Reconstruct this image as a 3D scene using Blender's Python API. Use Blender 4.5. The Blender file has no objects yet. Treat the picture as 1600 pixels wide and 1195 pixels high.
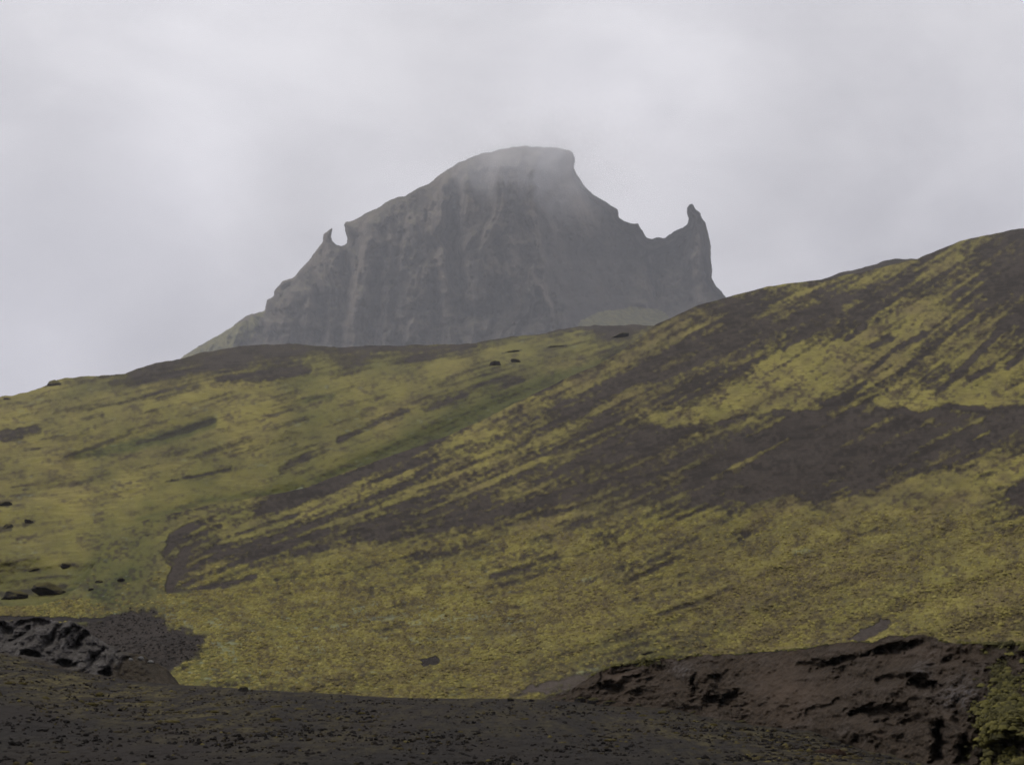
import bpy, bmesh, math, random
import numpy as np
from mathutils import Vector, noise as mnoise

random.seed(7)
SC = bpy.context.scene
COL = SC.collection

# ------------------------------------------------------------------ camera model
F = 2462.0                      # focal length in photo pixels (photo 1600 x 1195)
CX, CY = 800.0, 597.5
YH = 1060.0                     # row of the true horizon
PITCH = math.atan((YH - CY) / F)
CAM = np.array([0.0, 0.0, 1.6])
CP, SP = math.cos(PITCH), math.sin(PITCH)


def elev(y):
    v = -(np.asarray(y, float) - CY) / F
    return (SP + CP * v) / (CP - SP * v)


def point(x, y, R):
    """World point at forward distance R seen along the ray through (x, y)."""
    x = np.asarray(x, float); y = np.asarray(y, float)
    v = -(y - CY) / F
    d = CP - SP * v
    X = (x - CX) / F / d * R
    Z = (SP + CP * v) / d * R
    return np.stack([X + CAM[0], np.broadcast_to(R, X.shape) + CAM[1], Z + CAM[2]], -1)


def lin(x, pts):
    p = np.array(pts, float)
    return np.interp(x, p[:, 0], p[:, 1])


def sstep(a, b, v):
    t = np.clip((v - a) / (b - a), 0, 1)
    return t * t * (3 - 2 * t)


# ------------------------------------------------------------------ numpy noise
def vnoise(x, y, seed=0):
    xi = np.floor(x).astype(np.int64); yi = np.floor(y).astype(np.int64)
    fx = x - xi; fy = y - yi
    fx = fx * fx * fx * (fx * (fx * 6 - 15) + 10); fy = fy * fy * fy * (fy * (fy * 6 - 15) + 10)

    def h(a, b):
        n = (a * 374761393 + b * 668265263 + seed * 974634777) & 0xFFFFFFFF
        n = ((n ^ (n >> 13)) * 1274126177) & 0xFFFFFFFF
        n = ((n ^ (n >> 16)) * 2246822519) & 0xFFFFFFFF
        return ((n ^ (n >> 15)) & 0xFFFFFF) / float(0xFFFFFF) * 2 - 1
    a = h(xi, yi); b = h(xi + 1, yi); c = h(xi, yi + 1); d = h(xi + 1, yi + 1)
    return (a * (1 - fx) + b * fx) * (1 - fy) + (c * (1 - fx) + d * fx) * fy


def fbm(x, y, octv=4, seed=0, gain=0.5, lac=2.03):
    s = 0; amp = 1; tot = 0
    for k in range(octv):
        s = s + amp * vnoise(x + 17.3 * k, y - 9.1 * k, seed + k); tot += amp
        amp *= gain; x = x * lac; y = y * lac
    return s / tot


def ridged(x, y, octv=4, seed=0):
    s = 0; amp = 1; tot = 0
    for k in range(octv):
        s = s + amp * (1 - 2 * np.abs(vnoise(x + 5.7 * k, y + 3.3 * k, seed + k))); tot += amp
        amp *= 0.52; x = x * 2.07; y = y * 2.07
    return s / tot


def blur(a, n):
    for ax in (0, 1):
        for _ in range(2):
            pad = [(0, 0), (0, 0)]; pad[ax] = (n + 1, n)
            c = np.cumsum(np.pad(a, pad, mode='edge'), axis=ax)
            if ax == 0:
                a = (c[2 * n + 1:] - c[:-(2 * n + 1)]) / (2 * n + 1)
            else:
                a = (c[:, 2 * n + 1:] - c[:, :-(2 * n + 1)]) / (2 * n + 1)
    return a


# ------------------------------------------------------------------ cover maps (where moss grows, where ash lies bare)
GX0, GX1, GY0, GY1 = -80, 1680, 330, 1130
gx, gy = np.meshgrid(np.arange(GX0, GX1, dtype=float), np.arange(GY0, GY1, dtype=float))
GH, GW = gx.shape


def field(pts, power=3.0, step=8, soft=12.0):
    p = np.array(pts, float)
    cx = np.arange(GX0, GX1 + step, step, dtype=float); cy = np.arange(GY0, GY1 + step, step, dtype=float)
    X, Y = np.meshgrid(cx, cy)
    num = 0; den = 0
    for (px, py, v) in p:
        w = 1.0 / ((X - px) ** 2 + (1.35 * (Y - py)) ** 2 + soft * soft) ** (power / 2)
        num = num + w * v; den = den + w
    c = num / den
    fx = (gx - GX0) / step; fy = (gy - GY0) / step
    xi = fx.astype(int); yi = fy.astype(int); fx = fx - xi; fy = fy - yi
    return (c[yi, xi] * (1 - fx) + c[yi, xi + 1] * fx) * (1 - fy) + (c[yi + 1, xi] * (1 - fx) + c[yi + 1, xi + 1] * fx) * fy


def stroke(A, pts, w, val, soft=2.0, amt=1.0, rough=0.0):
    """Lay a ragged stripe of value val along a polyline."""
    pts = np.array(pts, float)
    ws = np.broadcast_to(np.asarray(w, float), (len(pts),))
    m = ws.max() + soft * 2 + rough + 3
    x0, x1 = pts[:, 0].min() - m, pts[:, 0].max() + m
    y0, y1 = pts[:, 1].min() - m, pts[:, 1].max() + m
    ix0, ix1 = max(0, int(x0 - GX0)), min(GW, int(x1 - GX0) + 1)
    iy0, iy1 = max(0, int(y0 - GY0)), min(GH, int(y1 - GY0) + 1)
    if ix1 <= ix0 or iy1 <= iy0:
        return
    X = gx[iy0:iy1, ix0:ix1]; Y = gy[iy0:iy1, ix0:ix1]
    best = np.full(X.shape, 1e9)
    for (a, b, wa, wb) in zip(pts[:-1], pts[1:], ws[:-1], ws[1:]):
        d = b - a
        t = np.clip(((X - a[0]) * d[0] + (Y - a[1]) * d[1]) / (d @ d + 1e-9), 0, 1)
        dist = np.hypot(X - a[0] - t * d[0], Y - a[1] - t * d[1]) - (wa + (wb - wa) * t)
        best = np.minimum(best, dist)
    if rough:
        best = best + rough * fbm(X / 9.0, Y / 6.0, 3, 77)
    k = (1 - sstep(-soft, soft, best)) * amt
    A[iy0:iy1, ix0:ix1] = A[iy0:iy1, ix0:ix1] * (1 - k) + val * k


def poly_mask(pts, soft=2.0, rough=0.0, X=None, Y=None):
    X = gx if X is None else X; Y = gy if Y is None else Y
    sd = poly_sd(np.array(pts, float), X, Y)
    if rough:
        sd = sd + rough * fbm(X / 12.0, Y / 9.0, 4, 31)
    return sstep(-soft, soft, sd)


def poly_sd(P, X, Y):
    """Signed distance to a closed polygon, positive inside."""
    inside = np.zeros(X.shape, bool); best = np.full(X.shape, 1e18)
    n = len(P)
    for i in range(n):
        a = P[i]; b = P[(i + 1) % n]
        d = b - a
        t = np.clip(((X - a[0]) * d[0] + (Y - a[1]) * d[1]) / (d @ d + 1e-12), 0, 1)
        best = np.minimum(best, (X - a[0] - t * d[0]) ** 2 + (Y - a[1] - t * d[1]) ** 2)
        if a[1] != b[1]:
            cond = (a[1] > Y) != (b[1] > Y)
            xin = a[0] + (Y - a[1]) / (b[1] - a[1]) * (b[0] - a[0])
            inside ^= cond & (X < xin)
    return np.where(inside, 1, -1) * np.sqrt(best)


def streaks(theta, seed, pre, length, step):
    """Smear noise downhill along the fall lines so that it reads as run-off streaks."""
    rng = np.random.default_rng(seed)
    n0 = rng.standard_normal((GH, GW)).astype(np.float32)
    if pre:
        n0 = blur(n0, pre)
    n0 = n0 / n0.std()
    ux = np.cos(theta).astype(np.float32); uy = -np.sin(theta).astype(np.float32)
    acc = n0.copy()
    for sgn in (1, -1):
        px = np.broadcast_to(np.arange(GW, dtype=np.float32), (GH, GW)).copy()
        py = np.broadcast_to(np.arange(GH, dtype=np.float32)[:, None], (GH, GW)).copy()
        for k in range(int(length / step)):
            xi = np.clip(px.astype(np.int32), 0, GW - 1); yi = np.clip(py.astype(np.int32), 0, GH - 1)
            px += sgn * step * ux[yi, xi]; py += sgn * step * uy[yi, xi]
            xi = np.clip(px.astype(np.int32), 0, GW - 1); yi = np.clip(py.astype(np.int32), 0, GH - 1)
            acc += n0[yi, xi] * (1 - k * step / length)
    acc -= acc.mean()
    return acc / acc.std()


# direction of the fall lines (degrees above horizontal, rising to the right)
ANG = [(1590, 490, 44), (1450, 560, 40), (1300, 560, 33), (1150, 600, 31), (1450, 420, 33), (1250, 470, 22), (1100, 520, 26),
       (950, 580, 26), (800, 660, 27), (700, 720, 26), (520, 780, 21), (350, 830, 21), (300, 880, 25), (450, 860, 18), (600, 830, 17),
       (800, 760, 22), (950, 740, 24), (1100, 720, 27), (1250, 720, 25), (1450, 680, 25), (1590, 650, 28), (700, 850, 16), (900, 850, 20),
       (1100, 850, 25), (1300, 820, 21), (1500, 760, 21), (500, 940, 9), (800, 950, 11), (1100, 930, 20), (1400, 900, 18), (1590, 850, 15),
       (600, 1050, 4), (1000, 1040, 13), (1300, 980, 17), (200, 960, 5)]
TH_R = np.radians(field(ANG, 2.5))
ANG_L = [(0, 640, 12), (200, 600, 12), (400, 570, 8), (600, 550, 5), (850, 540, 8), (950, 540, 18), (0, 720, 8), (200, 700, 18), (330, 655, 18),
         (450, 680, 22), (600, 640, 20), (750, 610, 16), (850, 590, 20), (0, 800, 6), (200, 780, 10), (350, 740, 16), (500, 720, 22), (100, 880, 4), (650, 670, 26)]
TH_L = np.radians(field(ANG_L, 2.5))

# right-hand hill: share of moss
MR = [(200, 960, 1), (300, 940, 1), (400, 920, 1), (500, 900, .95), (300, 1000, 1), (500, 1000, 1), (700, 900, 1), (700, 1000, 1), (900, 950, 1),
      (900, 850, .9), (1000, 830, .85), (1100, 850, .9), (1100, 950, .9), (1200, 880, .85), (1200, 1000, .95), (1300, 830, 1), (1400, 800, 1),
      (1500, 760, 1), (1590, 730, 1), (1500, 900, 1), (1590, 900, 1), (1400, 990, 1), (1590, 1000, .95), (800, 850, .8), (600, 880, .9),
      (700, 845, .7), (560, 870, .85), (450, 900, .9), (1330, 800, .95), (1200, 810, .9), (1100, 805, .8), (1450, 760, .9), (1250, 800, .85),
      (270, 868, .05), (300, 850, .2), (285, 900, .05), (238, 850, 1), (244, 890, 1), (240, 915, 1), (200, 860, 1), (150, 900, 1), (220, 930, 1), (300, 800, .85), (350, 795, .8), (250, 820, .9),
      (1420, 662, -.1), (1480, 650, -.15), (1330, 655, -.05), (1545, 652, 0), (340, 860, .3), (345, 893, .6), (400, 855, .3), (450, 840, .3), (500, 830, .25),
      (560, 810, .25), (620, 790, .3), (600, 830, .15), (700, 800, .12), (680, 830, .25), (760, 790, .1), (800, 812, .4), (850, 790, .3),
      (900, 795, .25), (900, 750, .1), (950, 720, .08), (1000, 760, .1), (1000, 700, .05), (1100, 720, .08), (1100, 775, .1), (1200, 700, .03),
      (1200, 760, .0), (1270, 770, .0), (1300, 700, .0), (1350, 750, .02), (1400, 665, .1), (1400, 700, .02), (1500, 660, .1), (1500, 690, .12),
      (1590, 650, .25), (1580, 680, .25), (1450, 720, .25), (1330, 665, .1), (1250, 665, .05), (1150, 680, .1), (1050, 690, .12),
      (640, 740, .45), (560, 780, .6), (500, 790, .75), (420, 820, .6), (380, 830, .5), (300, 826, .3), (350, 808, .55), (430, 788, .12),
      (510, 757, .1), (560, 748, .75), (620, 712, .05), (700, 690, .75), (760, 660, .8), (700, 730, .5), (780, 700, .55), (850, 690, .6),
      (900, 675, .55), (850, 640, .55), (900, 610, .6), (820, 660, .45), (880, 640, .3), (960, 640, .45), (950, 600, .42), (1000, 580, .4),
      (1060, 560, .35), (1000, 540, .45), (1050, 530, .45), (1100, 510, .4), (1060, 510, .4), (1150, 490, .4), (1200, 480, .75), (1250, 465, .8),
      (1340, 440, .8), (1390, 420, .7), (1180, 465, .3), (1285, 442, .4), (1130, 480, .2), (1150, 530, .2), (1200, 510, .12), (1250, 500, .08),
      (1300, 480, .08), (1350, 460, .1), (1100, 570, .3), (1080, 600, .35), (1150, 560, .28), (1020, 630, .5), (1050, 650, .8), (1100, 640, .8),
      (1150, 620, .85), (1200, 590, .9), (1250, 560, .9), (1300, 540, .88), (1350, 520, .8), (1250, 615, .85), (1200, 635, .65), (1300, 600, .8),
      (1350, 590, .58), (1300, 635, .5), (1400, 628, .85), (1450, 632, .95), (1500, 620, .95), (1560, 628, .95), (1400, 570, .6), (1450, 540, .65),
      (1500, 560, .72), (1550, 560, .68), (1590, 560, .62), (1450, 480, .6), (1400, 490, .6), (1380, 480, .5), (1450, 430, .55), (1500, 410, .52),
      (1400, 450, .35), (1350, 490, .4), (1420, 440, .25), (1500, 460, .3), (1550, 450, .1), (1590, 430, .03), (1590, 480, .2), (1560, 400, .1),
      (1500, 380, .25), (1550, 370, .3), (1590, 370, .12), (1450, 400, .15)]
P_R = field(MR, 3.2)
P_R = P_R + .15 * np.exp(-((gx - 780) / 280.) ** 2) * (1 - P_R) * sstep(660, 720, gy) * (1 - sstep(850, 900, gy))
st1 = streaks(TH_R, 1, 2, 60, 1.5)
st2 = streaks(TH_R, 2, 5, 110, 3.0)
fine = fbm(gx / 7.0, gy / 4.5, 4, 5)
clump = fbm(gx / 34.0, gy / 20.0, 4, 15)
calm = 1 - .78 * sstep(.68, .95, P_R) * sstep(760, 860, gy + .16 * (gx - 600))          # full cover is not streaked
st3 = streaks(TH_R, 3, 12, 200, 5.0)
sR = (P_R - 0.5) * 4.2 + (0.35 * st1 + 0.36 * st2 + .36 * st3) * calm + 0.5 * fine + 0.35 * clump
# sharp lower rim of the bright moss above the bare band
rim = [(1370, 632), (1392, 637), (1412, 634), (1425, 641), (1440, 642), (1462, 634), (1480, 627), (1510, 630), (1536, 632), (1545, 638), (1565, 630), (1600, 634)]
for (a, b) in zip(rim[:-1], rim[1:]):
    stroke(sR, [(a[0], a[1] - 7), (b[0], b[1] - 7)], 5, 1.2, 2, .9, 1.5)
    stroke(sR, [(a[0], a[1] + 8), (b[0], b[1] + 8)], 5, -1.6, 2, .9, 1.5)
rim2 = [(1020, 657), (1030, 663), (1045, 667), (1062, 663), (1095, 660), (1130, 652), (1165, 642), (1210, 636), (1280, 642)]
for (a, b) in zip(rim2[:-1], rim2[1:]):
    stroke(sR, [(a[0], a[1] - 6), (b[0], b[1] - 6)], 5, 1.0, 3, .7, 4)
    stroke(sR, [(a[0], a[1] + 9), (b[0], b[1] + 9)], 5, -1.2, 3, .7, 4)
for pts, w, v in [
    ([(1600, 484), (1560, 520), (1500, 580), (1470, 606)], (8, 6, 5, 2), -1.8), ([(1445, 522), (1400, 545), (1362, 578)], (6, 4, 3), -1.6),
    ([(1352, 508), (1322, 532)], (6, 4), -1.6), ([(1392, 528), (1364, 541)], (6, 4), -1.2), ([(1600, 550), (1574, 575)], (7, 4), -1.5),
    ([(1550, 574), (1512, 592)], (5, 3), -1.2), ([(1470, 600), (1432, 612)], (4, 2), -.8), ([(1335, 570), (1285, 615)], (3, 2), -.7),
    ([(1240, 600), (1170, 640)], (3, 2), -.7), ([(1480, 575), (1440, 605)], (5, 3), -1.0), ([(1260, 520), (1225, 545)], (7, 4), -1.4),
    ([(1300, 500), (1260, 520)], (8, 6), -1.2), ([(1210, 530), (1150, 560)], (6, 4), -1.0),
    ([(1386, 655), (1352, 671)], (2.2, 1.5), 1.3), ([(1546, 674), (1520, 687)], (2, 1.5), 1.2), ([(1232, 685), (1170, 717), (1112, 747)], (1.6, 2.2, 1.6), 1.2),
    ([(1290, 664), (1274, 672)], (2, 1.5), 1.0), ([(1442, 710), (1410, 728), (1398, 738)], (1.5, 1.5, 1), .8), ([(1535, 655), (1528, 660)], 3, 1.0),
    ([(1500, 703), (1480, 712)], 2, .8), ([(845, 719), (760, 757), (662, 800)], (3, 2.5, 1.5), 1.2), ([(936, 722), (862, 760)], (2.5, 1.5), 1.0),
    ([(898, 787), (830, 800), (760, 812)], (3, 2.5, 1.5), 1.1), ([(900, 755), (850, 772)], (2, 1), .9), ([(730, 770), (642, 786)], (2.5, 1.5), .9),
    ([(648, 769), (560, 805), (480, 830)], (4, 3.5, 1.5), 1.3), ([(570, 849), (480, 873), (387, 897)], (3, 3, 2), 1.1), ([(482, 805), (400, 835), (316, 853)], (4.5, 4, 2), 1.3),
    ([(286, 861), (250, 870)], (4, 2), 1.2), ([(640, 740), (520, 790), (470, 806)], (7, 8, 5), 1.2), ([(600, 800), (520, 825)], (2, 1.5), .8),
    ([(700, 682), (620, 716), (540, 750), (470, 775), (390, 802)], (3, 7, 9, 9, 5), -1.7), ([(560, 760), (500, 785), (440, 800)], (5, 6, 3), 1.1),
    ([(930, 690), (880, 702), (840, 712)], (4, 5, 3), -1.0), ([(400, 900), (350, 913), (262, 926)], (4, 5, 3), -1.3),
    ([(372, 888), (330, 905)], (8, 5), .9), ([(395, 801), (345, 813), (300, 832)], (4, 4, 2), 1.2), ([(300, 846), (266, 858)], (2.5, 1.5), 1.0), ([(300, 880), (280, 888)], (3, 2), .9), ([(330, 866), (300, 878)], (2, 1.5), .9), ([(240, 925), (252, 900), (246, 880), (238, 850), (252, 828)], (9, 6, 5, 9, 8), 2.0), ([(300, 820), (272, 840), (258, 866)], (5, 9, 4), -1.5), ([(290, 862), (276, 890), (266, 916)], (8, 9, 8), -1.8),
    ([(1090, 840), (1050, 860), (960, 905)], (3, 2.5, 1.5), -1.0), ([(970, 838), (905, 868), (790, 876)], (1.5, 2.2, 1.5), -.9), ([(700, 862), (640, 880)], (3, 2), -1.0),
    ([(640, 868), (540, 895), (430, 905)], (1.5, 2.5, 1.5), -.8), ([(1170, 835), (1130, 862), (1070, 880)], (3, 2.5, 1.5), -.9),
    ([(1440, 795), (1360, 830), (1250, 870)], (2.5, 2.5, 1), -.7), ([(1140, 920), (1095, 940), (1030, 960)], (3, 5, 3), -1.0), ([(1400, 880), (1340, 905), (1270, 925)], (2, 3, 2), -.6),
]:
    stroke(sR, pts, w, v, 3.5, .92 if abs(v) > 1.15 else .7, 3.0)
m_ashpatch = poly_mask([(1570, 765), (1600, 752), (1640, 745), (1640, 790), (1600, 795), (1578, 785)], 4, 8)
m_slip = poly_mask([(120, 980), (165, 963), (205, 951), (240, 950), (257, 962), (260, 974), (322, 997), (320, 1010), (306, 1026), (284, 1040), (266, 1050), (252, 1072), (120, 1060)], 15, 13)
m_lens = poly_mask([(1328, 998), (1345, 983), (1375, 968), (1392, 966), (1388, 980), (1365, 992), (1345, 1003)], 2.5, 5)
m_pink = poly_mask([(815, 1080), (850, 1062), (905, 1052), (940, 1055), (920, 1075), (860, 1084)], 4, 8)
m_edge = poly_mask([(-100, 967), (130, 971), (170, 970), (206, 956), (190, 963), (130, 965), (60, 963), (-100, 961)], 1.5, 2)
m_hole = poly_mask([(656, 1030), (680, 1024), (686, 1031), (684, 1037), (660, 1041)], 1.5, 2)
for m, v in ((m_ashpatch, -1.2), (m_slip, -1.8), (m_lens, -1.5), (m_pink, -.9), (m_edge, -2), (m_hole, -2)):
    sR = sR * (1 - m) + v * m
grit = fbm(gx / 4.2, gy / 2.8, 3, 19)
sR = sR + .85 * fine * (.45 + .55 * calm) + .6 * grit * (.6 + .4 * calm) + .35 * clump * calm + .12 * st1 * calm
moss_R = sstep(-1.9, 1.9, sR)
dark_R = np.maximum(np.maximum(m_edge, m_hole * .8), m_slip * .40)

# brown, dry moss / lush green / pale lichen on the right hill
BR = [(300, 960, .35), (500, 960, .5), (450, 1000, .45), (700, 960, .45), (640, 1010, .6), (800, 940, .55), (900, 900, .6), (800, 1000, .6), (950, 980, .7), (1000, 900, .7),
      (1100, 900, .85), (1150, 960, .85), (1250, 920, .8), (1200, 850, .65), (1350, 870, .65), (1450, 800, .55), (1500, 860, .5), (1400, 950, .4), (1500, 940, .55), (1580, 960, .7),
      (1580, 860, .5), (1300, 980, .5), (850, 1050, .7), (600, 900, .55), (400, 940, .3), (700, 870, .5), (1000, 850, .45), (1250, 560, .12), (1150, 620, .15), (1450, 630, .08), (1350, 570, .4),
      (1050, 550, .7), (1100, 600, .55), (1000, 600, .6), (900, 640, .4), (760, 680, .3), (560, 780, .25), (480, 810, .2), (1200, 490, .3), (1400, 440, .25), (1560, 600, .15), (500, 1050, .5), (350, 1040, .3)]
brown_R = np.clip(field(BR, 3) * 1.05 - .05 + .10 * st3 + .75 * clump + .35 * fbm(gx / 12, gy / 8, 3, 61) + .12 * st2, 0, 1)
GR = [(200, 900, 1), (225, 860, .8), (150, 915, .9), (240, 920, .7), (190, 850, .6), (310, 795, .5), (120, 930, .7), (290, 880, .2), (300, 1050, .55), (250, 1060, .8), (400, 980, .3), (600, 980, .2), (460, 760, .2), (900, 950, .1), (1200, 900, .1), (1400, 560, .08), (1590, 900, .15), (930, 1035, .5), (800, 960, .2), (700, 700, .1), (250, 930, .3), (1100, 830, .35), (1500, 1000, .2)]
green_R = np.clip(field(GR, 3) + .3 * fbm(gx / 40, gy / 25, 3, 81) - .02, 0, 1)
lf = field([(560, 965, 1), (700, 970, 1), (760, 960, .9), (640, 1000, .8), (500, 1010, .8), (380, 1000, .9), (340, 970, .8), (360, 1020, .9), (800, 1030, .5), (1000, 940, .5), (920, 900, .5), (1200, 860, .5), (560, 900, .4), (900, 1000, .5),
            (1200, 600, 0), (1400, 700, 0), (700, 750, 0), (1500, 900, .2), (400, 880, .3)], 3)
pale_R = .6 * sstep(.60, .85, fbm(gx / 15.0, gy / 5.0, 3, 91) + .5 * (lf - .55)) * sstep(.35, .8, lf)
for pts, w in [([(640, 972), (700, 968), (765, 962)], (2, 4, 2)), ([(560, 968), (640, 962)], (3, 2)), ([(640, 1000), (735, 995)], (3, 1.5)), ([(800, 992), (812, 990)], 2), ([(520, 980), (540, 975)], 3),
               ([(330, 972), (355, 985)], 4), ([(335, 1005), (360, 1018)], 5), ([(350, 1028), (365, 1030)], 4), ([(812, 940), (818, 938)], 3), ([(915, 905), (922, 903)], 3), ([(1240, 862), (1275, 858)], 2), ([(500, 1015), (510, 1012)], 4), ([(260, 962), (300, 978)], 3),
               ([(930, 1045), (900, 1055)], 3)]:
    stroke(pale_R, pts, w, .5, 2.5, .8, 5)

# left-hand hill
ML = [(0, 640, .85), (100, 630, .85), (0, 720, .9), (200, 640, .85), (0, 780, 1), (100, 760, 1), (200, 740, 1), (300, 720, .9), (400, 700, .85), (300, 640, .9), (400, 620, .9),
      (500, 600, .95), (600, 580, .9), (700, 570, .95), (800, 545, 1), (850, 535, 1), (900, 530, 1), (500, 680, .8), (600, 660, .75), (560, 700, .9), (700, 640, .7), (700, 610, .6), (800, 600, .55),
      (750, 650, 1), (850, 590, .9), (900, 570, .75), (950, 550, .4), (900, 555, .5), (1000, 530, .3), (100, 880, 1), (200, 880, 1), (200, 820, 1), (50, 920, .9), (350, 760, 1), (480, 730, .8),
      (250, 585, .35), (350, 555, .2), (440, 548, .15), (560, 548, .2), (650, 545, .25), (720, 542, .35), (780, 532, .5), (850, 516, .2), (960, 512, .1), (470, 712, .5),
      (1300, 440, .1), (1400, 420, .1), (1200, 480, .2), (620, 620, .85), (660, 590, .95)]
P_L = field(ML, 3)
sl1 = streaks(TH_L, 11, 1, 40, 1.5)
sl2 = streaks(TH_L, 12, 5, 90, 3.0)
sl3 = streaks(TH_L, 13, 11, 190, 5.0)
sL = (P_L - .5) * 3.8 + .2 * sl1 + .25 * sl2 - .25 * sl3 + .3 * fine + .25 * clump
for pts, w, v in [
    ([(-80, 684), (20, 679), (60, 671)], (9, 10, 6), -1.3), ([(340, 592), (400, 588), (480, 579)], (3, 9, 6), -1.5), ([(420, 578), (470, 572)], (4, 3), -1.0), ([(172, 599), (192, 597)], 3, -1.0),
    ([(140, 640), (220, 622), (310, 602)], (1, 2.5, 1.5), -.9), ([(130, 655), (160, 650)], 3, -.6), ([(390, 688), (340, 704), (300, 716)], (4, 5, 3), -.9), ([(480, 655), (420, 672)], (4, 2), -.8),
    ([(728, 617), (690, 630), (662, 640)], (5, 5, 2), -1.1), ([(636, 640), (580, 664), (530, 688)], (4, 3.5, 4), -1.2), ([(815, 592), (790, 602)], (6, 4), -1.0), ([(360, 732), (310, 744), (258, 753)], (2.5, 2.5, 1), -1.5),
    ([(330, 656), (300, 668), (235, 688)], (6, 5, 2), -.8), ([(480, 716), (440, 735)], (7, 5), -.8), ([(215, 664), (180, 690)], (2, 2), -.3), ([(60, 700), (35, 706)], 2, -.8),
    ([(200, 590), (270, 568), (340, 553), (430, 544), (520, 546)], (3, 5, 7, 5, 3), -1.0), ([(540, 545), (640, 545), (740, 541)], (5, 4, 3), -1.2), ([(520, 562), (560, 566)], (4, 5), -.7),
    ([(850, 513), (900, 510), (1000, 511)], (6, 5, 5), -1.4), ([(480, 556), (620, 558)], (2, 2), -.4)]:
    stroke(sL, pts, w, v, 4.5, .85 if abs(v) > 1.0 else .65, 4.0)
sL = sL + .5 * fine + .45 * grit + .12 * sl1
moss_L = sstep(-2.0, 2.0, sL)
tone_R = np.clip(.5 + .75 * fbm(gx / 5.5, gy / 3.6, 4, 141) + .10 * st1 * calm + .45 * fbm(gx / 26., gy / 14., 4, 142), 0, 1)
tone_L = np.clip(.54 + .42 * fbm(gx / 5.5, gy / 3.4, 4, 143) + .08 * sl1 + .4 * fbm(gx / 26., gy / 9., 3, 144), 0, 1)
BL = [(0, 640, .35), (200, 640, .35), (0, 720, .5), (100, 760, .45), (200, 760, .45), (250, 720, .45), (400, 640, .3), (600, 590, .2), (500, 570, .15), (800, 540, .1), (700, 580, .3), (600, 660, .6), (700, 630, .65), (800, 590, .75), (900, 560, .7), (450, 690, .6), (350, 700, .5),
      (200, 830, .4), (50, 870, .35), (300, 760, .35), (560, 690, .5), (450, 740, .5), (850, 570, .6), (900, 530, .15), (150, 900, .3)]
brown_L = np.clip(field(BL, 3) * .9 - .10 + .13 * sl3 + .4 * clump + .3 * fbm(gx / 12, gy / 8, 3, 62), 0, 1)
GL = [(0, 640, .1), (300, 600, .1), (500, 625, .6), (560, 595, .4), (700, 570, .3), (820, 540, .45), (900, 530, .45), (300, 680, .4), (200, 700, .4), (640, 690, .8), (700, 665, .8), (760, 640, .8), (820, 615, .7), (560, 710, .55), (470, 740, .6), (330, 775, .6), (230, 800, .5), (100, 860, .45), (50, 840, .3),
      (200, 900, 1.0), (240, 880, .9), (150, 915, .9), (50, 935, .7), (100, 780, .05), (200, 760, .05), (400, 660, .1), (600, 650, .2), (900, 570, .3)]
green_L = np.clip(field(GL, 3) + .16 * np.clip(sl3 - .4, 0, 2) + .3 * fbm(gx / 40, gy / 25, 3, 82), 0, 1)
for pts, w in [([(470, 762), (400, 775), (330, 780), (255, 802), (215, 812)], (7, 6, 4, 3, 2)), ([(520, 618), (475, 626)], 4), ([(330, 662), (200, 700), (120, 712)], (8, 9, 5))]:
    stroke(green_L, pts, w, .95, 4, .8, 3)  # gully green is part lush moss, part painted shade
stroke(green_L, [(1000, 540), (930, 572), (850, 600), (760, 640), (700, 668), (640, 696), (560, 728), (500, 750)], (4, 8, 14, 17, 18, 16, 10, 6), 1.0, 8, .85, 5)  # band below the crest: lush moss, deepened to paint in the crease's shade
stroke(green_L, [(335, 657), (290, 674), (230, 690), (150, 708)], (4, 9, 10, 6), 1.0, 6, .85, 5)  # diagonal hollow: its shade is painted as deeper green moss
pale_L = sstep(.5, .8, fbm(gx / 16.0, gy / 6.0, 3, 92)) * .25
stroke(pale_L, [(425, 782), (370, 792)], 3, .7, 3, .8, 3)
stroke(pale_L, [(472, 763), (455, 768)], 1.5, .8, 1.5, .9, 1)
dark_L = np.zeros_like(gx)
for pts, w in [([(335, 657), (300, 668), (255, 683), (215, 693)], (4, 6, 4, 2)), ([(360, 732), (310, 744), (258, 753)], (1.2, 1.6, .6)), ([(176, 688), (100, 714)], (4, 2)), ([(-20, 786), (12, 790)], (5, 3)), ([(-20, 830), (15, 826)], (7, 4)), ([(38, 820), (52, 814)], (4, 3)), ([(2, 929), (40, 926), (62, 920), (100, 916)], (5, 6, 4, 5)), ([(40, 891), (62, 889)], 2.5), ([(95, 884), (115, 882)], 2.5), ([(885, 540), (850, 544)], 1.2), ([(815, 547), (785, 552)], 1.2), ([(720, 544), (742, 541)], 1.4),
               ([(812, 532), (835, 527)], 1.5), ([(900, 522), (915, 520)], 1)]:
    stroke(dark_L, pts, w, .9, 1.5, .85, 2)  # long gully stripe also paints the hollow's shade over brown soil


def at(A, x, y):
    q = np.mod(np.asarray(x, float) - GX0, 2.0 * (GW - 2))
    xi = np.clip(np.minimum(q, 2.0 * (GW - 2) - q), 0, GW - 1.001); yi = np.clip(np.asarray(y) - GY0, 0, GH - 1.001)
    a = xi.astype(int); b = yi.astype(int); fx = xi - a; fy = yi - b
    a1 = np.minimum(a + 1, GW - 1); b1 = np.minimum(b + 1, GH - 1)
    return (A[b, a] * (1 - fx) + A[b, a1] * fx) * (1 - fy) + (A[b1, a] * (1 - fx) + A[b1, a1] * fx) * fy


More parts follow.
